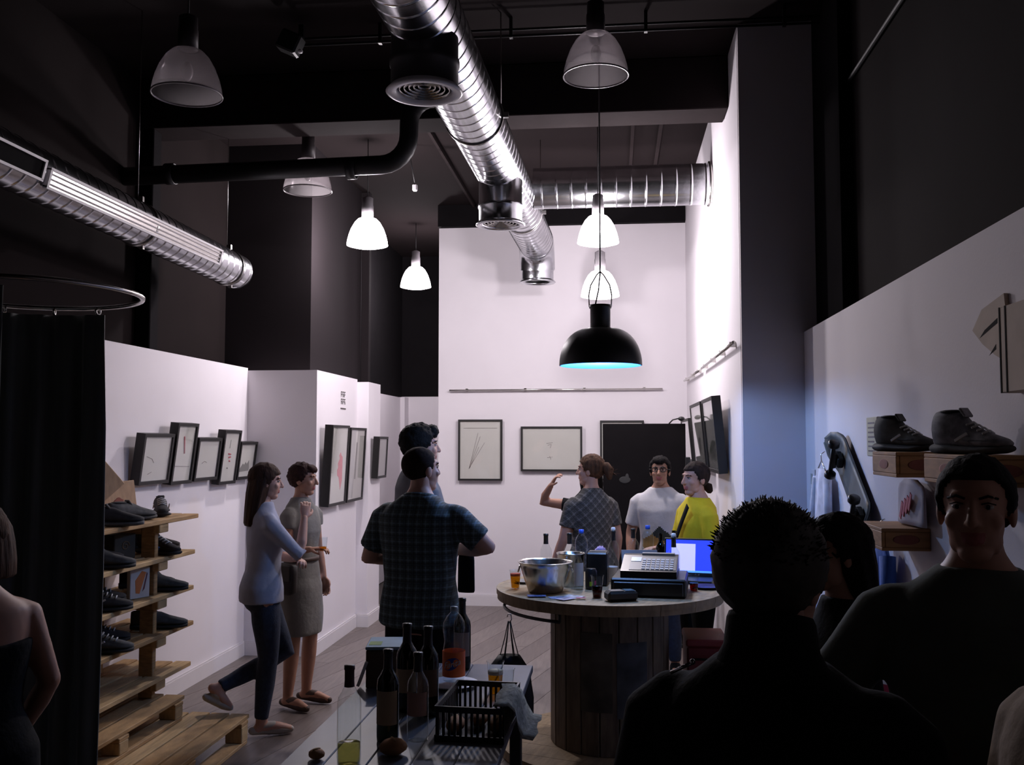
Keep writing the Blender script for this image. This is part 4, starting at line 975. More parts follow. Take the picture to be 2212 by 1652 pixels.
def skateboard(label, loc, rot, deckm, group='skateboards on the right wall'):
    """deck in local xz plane (length along z), wheels toward -y"""
    t = thing('skateboard', label, 'skateboard', loc, 0, group)
    t.rotation_euler = rot
    L, w = .78, .10
    rows = []
    for k in range(25):
        u = -1 + 2 * k / 24; z = u * L / 2
        ww = w * math.sqrt(max(0.02, 1 - max(0, (abs(u) - .72) / .28) ** 2)); kick = -.055 * max(0, (abs(u) - .66) / .34) ** 1.5
        rows.append((z, ww, kick))
    rg = []
    for z, ww, kk in rows:
        rg.append([V((-ww, kk - .004, z)), V((-ww * .6, kk, z)), V((ww * .6, kk, z)), V((ww, kk - .004, z)), V((ww, kk + .007, z)), V((ww * .6, kk + .011, z)), V((-ww * .6, kk + .011, z)), V((-ww, kk + .007, z))])
    dk = MB().loft(rg, deckm); 
    obj('deck', dk, t)
    g = MB(); g.add([V((s_ * ww * .97, kk + .0122, z)) for z, ww, kk in rows for s_ in (-1, 1)], [[2 * k, 2 * k + 1, 2 * k + 3, 2 * k + 2] for k in range(24)], mat('grip_tape', (.05, .05, .05), .95))
    obj('grip_tape', g, t)
    for z in (-.22, .22):
        tr = obj('truck', MB().box((0, -.018, z), (.055, .03, .075), BLACK_METAL, None, .006).tube([(-.085, -.052, z), (.085, -.052, z)], .011, BLACK_METAL, 8).box((0, -.042, z), (.09, .022, .03), BLACK_METAL, None, .006), t)
        for s_ in (-1, 1):
            obj('wheel', MB().lathe([(0, -.016), (.02, -.016), (.027, -.010), (.027, .010), (.02, .016), (0, .016)], BLACK_PLASTIC, 18, (s_ * .088, -.052, z), (1, 0, 0)), tr)
    return t
DECK1 = mat('printed_deck', (.30, .36, .52), .5, var=.7, scale=9)
DECK2 = mat('grey_deck', (.11, .125, .125), .55, var=.3, scale=8)
sk = skateboard('grey skateboard mounted aslant on the right wall with black wheels outward', (1.095, 4.62, 1.535), (0, 0, 0), DECK2)
c_, s__ = math.cos(R(33)), math.sin(R(33))
sk.rotation_euler = Matrix(((0, 1, 0), (s__, 0, -c_), (-c_, 0, -s__))).to_euler()
def hung_cloth(name, label, loc, w, h, d, m, group=None, sleeves=True, hang=True):
    t = thing(name, label, 'clothing', loc, 0, group)
    rg = []
    for k in range(9):
        u = k / 8; z = -h * (1 - u)
        ww = w * (.5 + .06 * (1 - u)) if u < .86 else w * (.5 - (u - .86) * 2.0)
        rg.append([V((d * (math.sin(a) * (1 + .3 * math.sin(4 * a + 3 * u))) * (.6 + .4 * (1 - u)), ww * math.cos(a), z)) for a in [2 * math.pi * j / 24 for j in range(24)]])
    obj('body', MB().loft(rg, m), t)
    if sleeves:
        for s_ in (-1, 1): obj('sleeve', MB().tube([(0, s_ * w * .38, -.05), (-.01, s_ * w * .52, -.22), (-.015, s_ * w * .55, -h * .62)], [d * .9, d * .85, d * .6], m, 12), t)
    if hang: obj('hanger', MB().tube([(0, -w * .3, -.01), (0, 0, .04), (0, w * .3, -.01)], .004, STEEL, 6).tube([(0, 0, .04), (.0, .012, .075), (.02, 0, .09)], .003, STEEL, 6), t)
    return t
hung_cloth('hanging_jacket', 'bright blue jacket hanging low on the right wall', (1.07, 4.08, 1.34), .26, .62, .035, mat('blue_jacket_cloth', (.035, .11, .42), .8, bump=.3, bscale=12))
hung_cloth('hanging_jacket', 'dark navy trousers shaped garment hanging behind the blue jacket', (1.07, 4.68, 1.17), .30, .90, .035, mat('navy_cloth', (.02, .04, .12), .85, bump=.3, bscale=12))
hung_cloth('hanging_shirt', 'white T-shirt with blue and red print hanging by the column', (1.08, 5.22, 1.60), .34, .55, .025, mat('white_print_cloth', (.62, .62, .70), .85, var=.25, scale=12))
q = hung_cloth('hanging_shirt', 'pale T-shirt with pink red diagonal print under the upper crate shelf', (1.09, 3.72, 1.605), .30, .165, .02, mat('pale_shirt_cloth', (.46, .42, .46), .85, var=.1), None, False, False)
PINKP = mat('pink_print', (.50, .13, .17), .8, var=.3, scale=25)
for k in range(4): obj('print_stroke', MB().box((-.024, -.06 + k * .035, -.08 - k * .012), (.003, .02, .07), PINKP, Matrix.Rotation(R(30), 3, 'X')), q)
t = thing('plywood_cutout', 'plywood cutout with two slots high on the right wall', 'wood panel', (XW, 3.0, 2.06))
PLY = mat('dim_plywood', (.48, .39, .32), .8, var=.1)
obj('panel', MB().prism([(-.012, .13, .03), (-.012, .05, .085), (-.012, -.12, .11), (-.012, -.16, -.10), (-.012, -.04, -.06), (-.012, .05, -.02)], (.0115, 0, 0), PLY), t)
obj('slot', MB().prism([(-.0125, .07, .0), (-.0125, -.07, .03), (-.0125, -.07, .045), (-.0125, .03, .02)], (.0004, 0, 0), BLACK_PAINT), t); obj('slot', MB().prism([(-.0125, .0, -.06), (-.0125, -.055, -.045), (-.0125, -.055, -.03)], (.0004, 0, 0), BLACK_PAINT), t)
t = thing('plywood_box', 'plywood board with dark edge lines at the right picture border', 'wood panel', (XW, 2.66, 1.99))
obj('panel', MB().bb(-.05, 0, -.16, .16, -.11, .13, PLY, .003), t)
for y in (.155, .115): obj('edge_line', MB().bb(-.0515, -.0502, y - .004, y + .004, -.11, .13, BLACK_PAINT), t)
t = thing('pink_tin', 'pink and white striped tin standing by the right wall', 'tin', (1.03, 3.75, .001))
PINK = mat('pink_tin_paint', (.60, .06, .16), .5)
obj('body', MB().lathe([(0, .001), (.075, 0), (.075, 1.04), (0, 1.04)], mat('white_tin', (.7, .68, .72), .5), 28), t)
obj('pink_band', MB().lathe([(.0756, .93), (.0756, 1.0)], PINK, 28), t); obj('lower_band', MB().lathe([(.0756, .70), (.0756, .86)], PINK, 28), t)
# ------------------------------------------------------------------ people
SKIN = mat('skin', (.50, .27, .20), .55, var=.06, scale=12)
SKIN_T = mat('skin_tanned', (.40, .20, .13), .55, var=.06, scale=12)
LIP = mat('lips', (.36, .10, .09), .5)
EYEW = mat('eye_white', (.40, .37, .35), .4)
DARKBROWN_H = mat('dark_brown_hair', (.022, .012, .009), .8, var=.5, scale=50, stretch=(1, 1, .15), bump=.4, bscale=90, spec=.2)
BROWN_H = mat('brown_hair', (.075, .034, .017), .75, var=.5, scale=50, stretch=(1, 1, .15), bump=.4, bscale=90, spec=.2)
BLACK_H = mat('black_hair', (.008, .007, .007), .8, var=.4, scale=50, bump=.4, bscale=90, spec=.2)

def limb(mb, pts, rad, m, n=14, flat=False):
    """tapered limb along joints; round ends unless flat"""
    pts = [V(p) for p in pts]
    if flat:
        mb.tube(pts, list(rad), m, n); return
    d0 = (pts[0] - pts[1]).normalized(); d1 = (pts[-1] - pts[-2]).normalized()
    P = [pts[0] + d0 * rad[0] * .95, pts[0] + d0 * rad[0] * .6] + pts + [pts[-1] + d1 * rad[-1] * .6, pts[-1] + d1 * rad[-1] * .95]
    RR = [rad[0] * .25, rad[0] * .78] + list(rad) + [rad[-1] * .78, rad[-1] * .25]
    mb.tube(P, RR, m, n)

def torso(mb, secs, m, n=28, e=0.0):
    rings = []
    for c, rx, ry in secs:
        rings.append([V((c[0] + (rx + e) * math.copysign(abs(math.cos(a)) ** .85, math.cos(a)), c[1] + (ry + e) * math.copysign(abs(math.sin(a)) ** .9, math.sin(a)), c[2])) for a in [2 * math.pi * k / n for k in range(n)]])
    mb.loft(rings, m)

def hand_mb(w, d, palm, m, curl=25.0, s=1.0, side=1, spread=1.0):
    """w wrist, d direction, palm = palm normal, side = thumb side sign along s-axis"""
    mb = MB(); d = V(d).normalized(); pn = V(palm); pn = (pn - d * pn.dot(d)).normalized(); sx = d.cross(pn) * side
    w = V(w)
    def P(a, b, c): return w + (d * a + sx * b + pn * c) * s
    rings = []
    for a, hw, th in ((-.02, .024, .019), (.01, .027, .017), (.04, .036, .016), (.07, .039, .014), (.09, .036, .011)):
        rings.append([P(a, hw * math.cos(t), th * math.sin(t)) for t in [2 * math.pi * k / 14 for k in range(14)]])
    mb.loft(rings, m)
    for off, L, r in ((.028, .068, .0088), (.0095, .078, .009), (-.0095, .072, .0088), (-.028, .056, .0078)):
        pts = [P(.075, off, 0)]; ang = R(curl * .5); p = (.088, off * 1.05, 0.0)
        pts.append(P(*p))
        for k, f in enumerate((.42, .32, .26)):
            p = (p[0] + L * f * math.cos(ang), p[1] + off * .06 * spread, p[2] + L * f * math.sin(ang)); pts.append(P(*p)); ang += R(curl)
        limb(mb, pts, [r * s, r * s, r * s, r * .92 * s, r * .8 * s], m, 8)
    limb(mb, [P(.015, .022, .004), P(.038, .044, .014), P(.062, .054, .026), P(.082, .052, .036)], [.014 * s, .012 * s, .010 * s, .008 * s], m, 8)
    return mb

def head_prims(m):
    mb = MB()
    mb.ell((0, -.012, .032), (.074, .093, .083), m, 24, 16)
    mb.ell((0, .030, -.025), (.060, .066, .085), m, 24, 16)
    mb.ell((0, .052, -.092), (.036, .036, .026), m, 16, 10)
    mb.ell((0, .075, .032), (.050, .018, .016), m, 14, 8)
    for s in (-1, 1):
        mb.ell((s * .038, .062, -.022), (.022, .022, .022), m, 12, 8)
        mb.ell((s * .074, -.008, -.008), (.010, .022, .033), m, 12, 8)
        mb.ell((s * .036, .022, -.068), (.020, .036, .030), m, 12, 8)
    limb(mb, [(0, .088, .022), (0, .104, -.006), (0, .112, -.024)], [.008, .010, .0125], m, 10)
    for s in (-1, 1): mb.ell((s * .011, .102, -.026), (.008, .009, .007), m, 8, 6)
    mb.ell((0, .088, -.054), (.023, .010, .006), m, 12, 6); mb.ell((0, .087, -.066), (.021, .010, .007), m, 12, 6)
    return mb
HEADS = {}
def head_mesh(m):
    if m.name not in HEADS: HEADS[m.name] = remesh(head_prims(m), 'head', .0048, 3)
    return HEADS[m.name]

def join_into(bm_list, name, mats):
    """join meshes (mesh, matrix, material index or fn) into one mesh"""
    bm = bmesh.new()
    for me, mx, mi in bm_list:
        n0 = len(bm.faces); v0 = len(bm.verts)
        bm.from_mesh(me); bm.verts.ensure_lookup_table(); bm.faces.ensure_lookup_table()
        for f in bm.faces[n0:]:
            f.material_index = mi(f.calc_center_median()) if callable(mi) else mi
            f.smooth = True
        if mx is not None:
            for v in bm.verts[v0:]: v.co = mx @ v.co
    out = bpy.data.meshes.new(name); bm.to_mesh(out); bm.free()
    for m in mats: out.materials.append(m)
    return out

def person(label, loc, theta, H=1.72, sex='m', bulk=1.0, skin=SKIN, arms=None, legs=None, lean=(0, 0), head=(0, 0), hair=None,
           shirt=None, sleeve=.5, hem=.88, pants=None, dress=None, shoes=None, curl=28, group=None, patch=None, collar=False, bare=False, vox=.012, beltmat=None, shoe_top=True):
    t = thing('person', label, 'person', loc, R(theta), group)
    S = H / 1.75; fem = sex == 'f'
    lk = .86 if fem else 1.0
    lk *= (1 + (bulk - 1) * .6)
    sw = (.158 if fem else .188) * (1 + (bulk - 1) * .5)
    L = V((lean[0], lean[1], 0))
    def Wp(p):
        p = V(p)
        if p.z > .9: p = p + L * ((p.z - .9) / .6)
        return p * S
    arms = arms or {}; legs = legs or {}
    A = {}
    for sd, sg in (('L', -1), ('R', 1)):
        e, w = arms.get(sd, ((sg * (sw + .045), -.02, 1.13), (sg * (sw + .04), .07, .89)))
        A[sd] = (V((sg * sw, 0, 1.382 if not fem else 1.372)), V(e), V(w))
    G = {}
    for sd, sg in (('L', -1), ('R', 1)):
        k, a, toe = legs.get(sd, ((sg * .10, .015, .49), (sg * .105, -.02, .085), (sg * .13, .17, .03)))
        G[sd] = (V((sg * .088, 0, .90)), V(k), V(a), V(toe))
    b = bulk
    if fem: secs = [((0, 0, .80), .10, .085), ((0, -.01, .86), .165, .112), ((0, -.01, .95), .168, .115), ((0, 0, 1.06), .130, .092), ((0, .005, 1.15), .132, .094), ((0, .015, 1.26), .150, .112), ((0, .005, 1.34), .160, .098), ((0, -.005, 1.405), .152, .082), ((0, -.01, 1.445), .112, .068), ((0, -.01, 1.48), .072, .058), ((0, -.008, 1.52), .050, .050)]
    else: secs = [((0, 0, .80), .11, .09), ((0, -.005, .86), .165, .115), ((0, 0, .96), .165, .118), ((0, .005, 1.07), .155, .110), ((0, .005, 1.20), .165, .116), ((0, .005, 1.32), .182, .120), ((0, -.005, 1.40), .190, .105), ((0, -.010, 1.440), .164, .088), ((0, -.012, 1.475), .114, .076), ((0, -.012, 1.505), .076, .066), ((0, -.008, 1.535), .058, .057)]
    secs = [(c, rx * b, ry * b) if c[2] < 1.42 else (c, rx, ry) for c, rx, ry in secs]
    # ---- body, one continuous surface
    mb = MB()
    torso(mb, [(Wp(c), rx * S, ry * S) for c, rx, ry in secs], skin)
    limb(mb, [Wp((0, -.012, 1.46)), Wp((0, -.004, 1.53)), Wp((0, .004, 1.60))], [.062 * S, .054 * S * (0.92 if fem else 1.04), .052 * S], skin)
    for sd in 'LR':
        s_, e, w = A[sd]
        limb(mb, [Wp(V((s_.x * .72, 0, s_.z + .022))), Wp(s_), Wp(s_.lerp(e, .5)), Wp(e), Wp(e.lerp(w, .35)), Wp(w)], [r * S * lk for r in (.050, .060, .050, .043, .043, .029)], skin)
        h, k, a, toe = G[sd]
        limb(mb, [Wp(h), Wp(h.lerp(k, .4)), Wp(k), Wp(k.lerp(a, .35)), Wp(a)], [r * S * (1 if fem else lk) for r in (.092, .080, .056, .056, .036)], skin)
        limb(mb, [Wp(a + (a - toe).normalized() * .03 + V((0, 0, -.045)) * (1 if abs((toe - a).z) < .1 else .2)), Wp(a.lerp(toe, .5)), Wp(toe)], [.032 * S, .034 * S, .026 * S], skin)
    parts = [(remesh(mb, 'b', vox, 3), None, 0)]
    hm = Matrix.Translation(Wp((0, .012, 1.635))) @ Matrix.Rotation(R(head[0]), 4, 'Z') @ Matrix.Rotation(R(head[1]), 4, 'X') @ Matrix.Scale(S * (.97 if fem else 1.0), 4)
    def hmi(c): return 3 if (abs(c.x) < .024 and c.y > .085 and -.075 < c.z < -.047) else 0
    parts.append((head_mesh(skin), hm, hmi))
    face = MB()
    for s in (-1, 1):
        face.ell((s * .031, .0775, .010), (.0115, .0085, .0062), EYEW, 10, 8)
    parts.append((face.mesh('f'), hm, 1))
    iris = MB()
    for s in (-1, 1):
        iris.ell((s * .031, .0838, .010), (.0052, .0030, .0056), BLACK_H, 8, 6)
        iris.tube([(s * .014, .090, .028), (s * .032, .088, .034), (s * .050, .072, .028)], .0032, BLACK_H, 6)
        iris.tube([(s * .018, .086, .016), (s * .032, .0885, .0195), (s * .046, .079, .015)], .0016, BLACK_H, 5)
    parts.append((iris.mesh('i'), hm, 2))
    for sd, sg in (('L', -1), ('R', 1)):
        s_, e, w = A[sd]; d = (w - e).normalized()
        pal = V((-sg, 0.15, 0)) if abs(d.z) > .6 else V((0, -.2, -1)) if abs(d.z) < .5 else V((-sg, .3, -.3))
        hd = hand_mb(Wp(w), d, pal, skin, curl, S * (.92 if fem else 1.0), 1 if (V((0, 1, 0)).dot(d.cross(pal)) >= 0) else -1)
        parts.append((remesh(hd, 'h', .0045, 2), None, 0))
    body = obj('body', join_into(parts, 'body', [skin, EYEW, BLACK_H, LIP]), t)
    # ---- clothing
    def cut_secs(z0, z1, e, flare=0.0):
        out = []; zs = sorted(set([z0, z1] + [c[2] for c, _, _ in secs if z0 < c[2] < z1]))
        for z in zs:
            for (c0, a0, b0), (c1, a1, b1) in zip(secs[:-1], secs[1:]):
                if c0[2] <= z <= c1[2]:
                    u = (z - c0[2]) / (c1[2] - c0[2]); c = V(c0).lerp(V(c1), u)
                    f = flare * max(0, (1.1 - z) / .25)
                    out.append((Wp(c), (a0 + (a1 - a0) * u + e + f) * S, (b0 + (b1 - b0) * u + e + f) * S)); break
        return out
    def wrinkle(me, amp=.006, sc=9.0):
        co = [v.co.copy() for v in me.vertices]; nr = [v.vector.copy() for v in me.vertex_normals]; flat_ = []
        for p, q in zip(co, nr):
            flat_ += (p + q * (amp * noise.noise(V((p.x * sc, p.y * sc, p.z * sc * .6 + loc[0] * 7)))))[:]
        me.vertices.foreach_set('co', flat_); me.update()
        return me
    if shirt:
        mb = MB(); top = 1.505 if not bare else 1.30
        torso(mb, cut_secs(max(.805, hem), top, .014, .018), shirt)
        if sleeve > 0 and not bare:
            for sd in 'LR':
                s_, e, w = A[sd]
                pts = [V((s_.x * .66, 0, s_.z + .026)), V((s_.x * .88, 0, s_.z + .012)), s_]; rr = [.056, .066, .070]
                if sleeve <= .55: pts += [s_.lerp(e, sleeve * 1.5)]; rr += [.068]
                else:
                    q = (sleeve - .55) / .45
                    pts += [s_.lerp(e, .5), e, e.lerp(w, max(.12, q * .98))]; rr += [.062, .054, .054 - .014 * q]
                if sleeve <= .3: pts = pts[:3] + [s_.lerp(e, .3)]; rr = rr[:3] + [.070]
                limb(mb, [Wp(p) for p in pts], [r * S * lk for r in rr], shirt, 16, True)
        me = wrinkle(remesh(mb, 'shirt', .0105, 3)); me.materials.clear()
        ms = [shirt]
        if patch:
            for m_, fn in patch:
                ms.append(m_)
        for m_ in ms: me.materials.append(m_)
        for f in me.polygons:
            f.use_smooth = True
            if patch:
                c = f.center / S
                for k, (m_, fn) in enumerate(patch):
                    if fn(c): f.material_index = k + 1
        so = obj('shirt', me, t)
        if collar == 2:
            obj('collar', MB().loft([[Wp((rx_ * math.cos(a), -.012 + ry_ * math.sin(a), z_ - .02 * math.sin(a))) for a in [2 * math.pi * k / 28 for k in range(28)]] for z_, rx_, ry_ in ((1.475, .105, .085), (1.52, .080, .078), (1.565, .074, .076), (1.575, .070, .072), (1.56, .066, .068))], shirt, True, False), so)
        elif collar:
            obj('collar', MB().tube([Wp((.072 * math.cos(a), -.012 + .070 * math.sin(a), 1.498 + .012 * math.sin(a) * -1)) for a in [2 * math.pi * k / 20 for k in range(21)]], .014 * S, shirt, 8, cap=False), so)
    if pants:
        mb = MB()
        torso(mb, cut_secs(.81, .985, .010), pants)
        for sd in 'LR':
            h, k, a, toe = G[sd]
            limb(mb, [Wp(p) for p in (h + V((0, 0, .05)), h.lerp(k, .4), k, k.lerp(a, .4), k.lerp(a, .93))], [r * S * (1 if fem else lk) for r in (.092, .092, .066, .064, .050 if not fem else .044)], pants, 16, True)
        me = wrinkle(remesh(mb, 'pants', .0105, 3), .005); me.materials.clear(); me.materials.append(pants)
        for f in me.polygons: f.use_smooth = True
        obj('trousers', me, t)
    if dress:
        mb = MB(); torso(mb, [(Wp((0, 0, dress[1])), .175 * S, .135 * S), (Wp((0, 0, .70)), .185 * S, .14 * S), (Wp((0, -.005, .86)), .185 * S, .135 * S)] + cut_secs(.93, 1.505, .014), dress[0])
        for sd in 'LR':
            s_, e, w = A[sd]; limb(mb, [Wp(V((s_.x * .66, 0, s_.z + .026))), Wp(V((s_.x * .88, 0, s_.z + .012))), Wp(s_), Wp(s_.lerp(e, .35))], [r * S * lk for r in (.058, .072, .077, .072)], dress[0], 16, True)
        me = wrinkle(remesh(mb, 'dress', .0105, 3), .008); me.materials.clear(); me.materials.append(dress[0])
        for f in me.polygons: f.use_smooth = True
        obj('dress', me, t)
        if beltmat: obj('belt', MB().loft([[Wp(V((.152 * math.cos(a), .004 + .112 * math.sin(a), z))) for a in [2 * math.pi * k / 32 for k in range(32)]] for z in (1.045, 1.075)], beltmat), t)
    if shoes:
        for sd in 'LR':
            h, k, a, toe = G[sd]
            d = (toe - a); sh_ = a - k; sh_.normalize()
            fl = abs(d.z) < .12
            mb = MB()
            heel = a + (V((0, -.055, -.042)) if fl else -d.normalized() * .02 + (a - k).normalized() * .055)
            if fl: heel = a + V((d.x, d.y, 0)).normalized() * -.055 + V((0, 0, -.042))
            limb(mb, [Wp(heel), Wp(heel.lerp(toe, .35)), Wp(heel.lerp(toe, .75)), Wp(toe)], [r_ * S * (.74 if fem else 1) for r_ in (.036, .040, .044, .034)], shoes, 12)
            limb(mb, [Wp(a + V((0, 0, -.02))), Wp(a.lerp(toe, .45))], [(.046 if shoe_top else .032) * S, (.042 if shoe_top else .032) * S], shoes, 12)
            me = remesh(mb, 'shoe', .008, 2); zmin = -loc[2] + .002
            if fl:
                for v in me.vertices: v.co.z = max(v.co.z, .0025)
            me.materials.clear(); me.materials.append(shoes); obj('shoe', me, t)
    # ---- hair
    if hair:
        hmat = hair['mat']; mb = MB(); line = hair.get('line', .045); back = hair.get('back', -.085); thick = hair.get('thick', .012); ns = hair.get('ns', .05); fr = hair.get('front', 0)
        def fn(d, p):
            z = p.z + .03; y = p.y - .012
            # hairline: forehead in front, ears at the side, nape behind
            side = max(back, -.045); fl_ = line - .018
            lim = back if d.y < -.25 else back + (side - back) * (d.y + .25) / .55 if d.y < .30 else side + (fl_ - side) * min(1, (d.y - .30) / .38)
            k = 1 + ns * noise.noise(V((d.x * 5, d.y * 5, d.z * 5 + loc[0]))) + ns * .6 * noise.noise(d * 13)
            if p.z < lim: k *= .80
            return p * k
        mb.ell((0, -.014, .030), (.077 + thick, .096 + thick, .086 + thick * 1.2), hmat, 48, 32, None, fn)
        if fr: mb.ell((0, .062, .085), (.055, .045, .026 + fr), hmat, 16, 10, Matrix.Rotation(R(-25), 3, 'X'), lambda d, p: p * (1 + .2 * noise.noise(d * 4)))
        if hair.get('long'):
            Lh = hair['long']; rg = []
            for u, rx, ry, y in ((0, .080, .075, -.030), (.15, .096, .080, -.035), (.4, .100, .075, -.050), (.7, .102, .060, -.066), (.95, .098, .046, -.078), (1, .085, .036, -.080)):
                rg.append([V((rx * math.cos(a) * (1 + .05 * math.sin(9 * a)), y + ry * math.sin(a) * (1 + .05 * math.sin(11 * a)), .07 - u * Lh)) for a in [2 * math.pi * k / 36 for k in range(36)]])
            mb.loft(rg, hmat)
        if hair.get('tail'):
            tp = hair['tail']; pts = [V(p) for p in tp[0]]
            limb(mb, pts, tp[1], hmat, 14)
            if len(tp) > 2:
                for k in range(26):
                    p = pts[-2] + V((random.uniform(-.03, .03), random.uniform(-.03, .03), random.uniform(-.03, .03))); q = p + V((random.uniform(-.04, .04), random.uniform(-.05, .0), random.uniform(-.05, .03)))
                    mb.tube([p, q], [.006, .001], hmat, 4)
        if hair.get('spikes'):
            for k in range(hair['spikes']):
                th = random.uniform(0, 2 * math.pi); zz = random.uniform(.05, 1); rr = math.sqrt(1 - zz * zz)
                d = V((rr * math.cos(th), rr * math.sin(th), zz))
                if d.y > .3 and d.z < .5: continue
                p = V((0, -.014, .030)) + V((d.x * (.072 + thick), d.y * (.09 + thick), d.z * (.082 + thick)))
                q = p + (d + V((random.uniform(-.6, .6), random.uniform(-.6, .6), random.uniform(-.1, .6)))) * random.uniform(.004, .011)
                mb.tube([p, q], [.0032, .0006], hmat, 3)
        if hair.get('beard'):
            mb.ell((0, .050, -.085), (.045, .047, .038), hmat, 18, 12, None, lambda d, p: p * (.72 if d.z > .35 and d.y > .2 else 1.0))
        ho = obj('hair', mb, t)
        ho.matrix_local = hm
    return t, Wp, hm

DENIM = mat('dark_denim', (.022, .032, .062), .85, var=.25, scale=40, bump=.2, bscale=120)
BLACKC = mat('black_cloth', (.008, .008, .009), .9, spec=.15, var=.2, bump=.2, bscale=60)
GREYT = mat('grey_jersey', (.13, .135, .155), .9, var=.08, bump=.15, bscale=40)
LILAC = mat('pale_lilac_knit', (.36, .37, .46), .9, var=.10, scale=5, bump=.2, bscale=30)
DRESS = mat('taupe_dress_cloth', (.19, .18, .165), .9, var=.14, scale=9, bump=.3, bscale=40)
GREENT = mat('dark_green_jersey', (.060, .070, .056), .9, var=.15, bump=.15, bscale=40)
WHITET = mat('white_jersey', (.58, .56, .57), .9, var=.05, bump=.15, bscale=40)
YELLOW = mat('yellow_jersey', (.66, .50, .01), .85, var=.08, bump=.2, bscale=30)
BEIGE = mat('beige_knit', (.30, .22, .15), .9, var=.15, bump=.3, bscale=30)
JEANS_L = mat('pale_denim', (.30, .31, .34), .9, var=.12)
CANVAS = mat('pale_canvas_shoe', (.40, .37, .34), .8, var=.1)
BROWN_S = mat('brown_leather_shoe', (.06, .03, .02), .6)
PLAID_B = plaid('blue_plaid_cloth', (.055, .075, .075), (.16, .23, .28), (.012, .016, .018), 14, 0, .22)
PLAID_G = plaid('grey_plaid_cloth', (.075, .070, .066), (.24, .22, .21), (.03, .028, .027), 13, R(40), .2)

person('woman with long brown hair, pale top and jeans, one foot raised behind her', (-2.11, 5.68, 0), -58, 1.60, 'f', .98, SKIN,
       arms={'R': ((.19, .20, 1.16), (.085, .25, 1.40)), 'L': ((-.17, .14, 1.13), (.09, .19, 1.13))},
       legs={'R': ((.06, .03, .49), (.06, -.01, .085), (.07, .18, .03)), 'L': ((-.05, .17, .50), (.0, -.29, .315), (.02, -.20, .20))},
       head=(-5, -4), hair=dict(mat=mat('chestnut_hair', (.040, .018, .011), .75, var=.5, scale=40, stretch=(1, 1, .1), bump=.4, bscale=90, spec=.2), long=.37, back=-.10, line=.04, thick=.016),
       shirt=LILAC, sleeve=.62, hem=.86, pants=DENIM, shoes=CANVAS, curl=38, shoe_top=False)
person('woman with short dark hair and taupe dress holding a cup beside the partition corner', (-2.08, 6.30, 0), -110, 1.59, 'f', .92, SKIN_T,
       arms={'L': ((-.20, .0, 1.13), (-.20, .06, .90)), 'R': ((.19, .02, 1.13), (.14, .20, 1.15))},
       head=(20, -3), hair=dict(mat=mat('dark_auburn_hair', (.034, .013, .010), .75, spec=.2, var=.4, scale=60, bump=.4, bscale=90), line=.05, back=-.095, thick=.014, ns=.09, front=.004),
       dress=(DRESS, .52), beltmat=BROWN_S, shoes=BROWN_S, curl=30, shoe_top=False)
person('tall man with thick black hair and grey T-shirt behind the plaid shirt', (-1.17, 5.72, 0), -62, 1.83, 'm', 1.0, SKIN,
       hair=dict(mat=BLACK_H, line=.055, back=-.095, thick=.018, ns=.09, front=.018), shirt=GREYT, sleeve=.45, pants=BLACKC, shoes=BLACKC)
person('heavy man seen from behind in a blue plaid short sleeved shirt', (-.985, 4.87, 0), -10, 1.71, 'm', 1.12, SKIN,
       arms={'L': ((-.30, .02, 1.17), (-.10, .24, 1.16)), 'R': ((.36, .03, 1.24), (.10, .25, 1.20))},
       head=(-32, 2), hair=dict(mat=mat('cropped_brown_hair', (.022, .012, .009), .85, var=.4, scale=80, spec=.1), line=.06, back=-.095, thick=.004, ns=.02),
       shirt=PLAID_B, sleeve=.5, hem=.84, pants=BLACKC, shoes=BLACKC, collar=True)
person('woman with a ponytail in a grey plaid shirt standing behind the spool table', (-.165, 6.92, 0), 30, 1.64, 'f', 1.08, SKIN,
       arms={'L': ((-.23, .02, 1.12), (-.27, .12, .90)), 'R': ((.21, -.03, 1.12), (.21, .03, .87))},
       head=(42, 0), hair=dict(mat=BROWN_H, line=.055, back=-.095, thick=.013, ns=.07, tail=([(0, -.09, .045), (0, -.125, .035), (0, -.15, .0), (0, -.155, -.05)], [.022, .038, .042, .022], 1)),
       shirt=PLAID_G, sleeve=.42, hem=.84, pants=DENIM, shoes=BLACKC)
person('dark haired person in black behind the ponytail woman raising a bent arm', (-.19, 7.36, 0), 172, 1.60, 'f', .95, SKIN_T,
       arms={'R': ((.40, .02, 1.40), (.30, .10, 1.545)), 'L': ((-.2, .0, 1.13), (-.1, .2, 1.15))},
       head=(-10, 0), hair=dict(mat=BLACK_H, line=.05, back=-.08, thick=.014, long=.22), shirt=BLACKC, sleeve=.3, pants=BLACKC, shoes=BLACKC)
def oval(cx_, cz, rx, rz): return lambda c: c.y > .02 and ((c.x - cx_) / rx) ** 2 + ((c.z - cz) / rz) ** 2 < 1
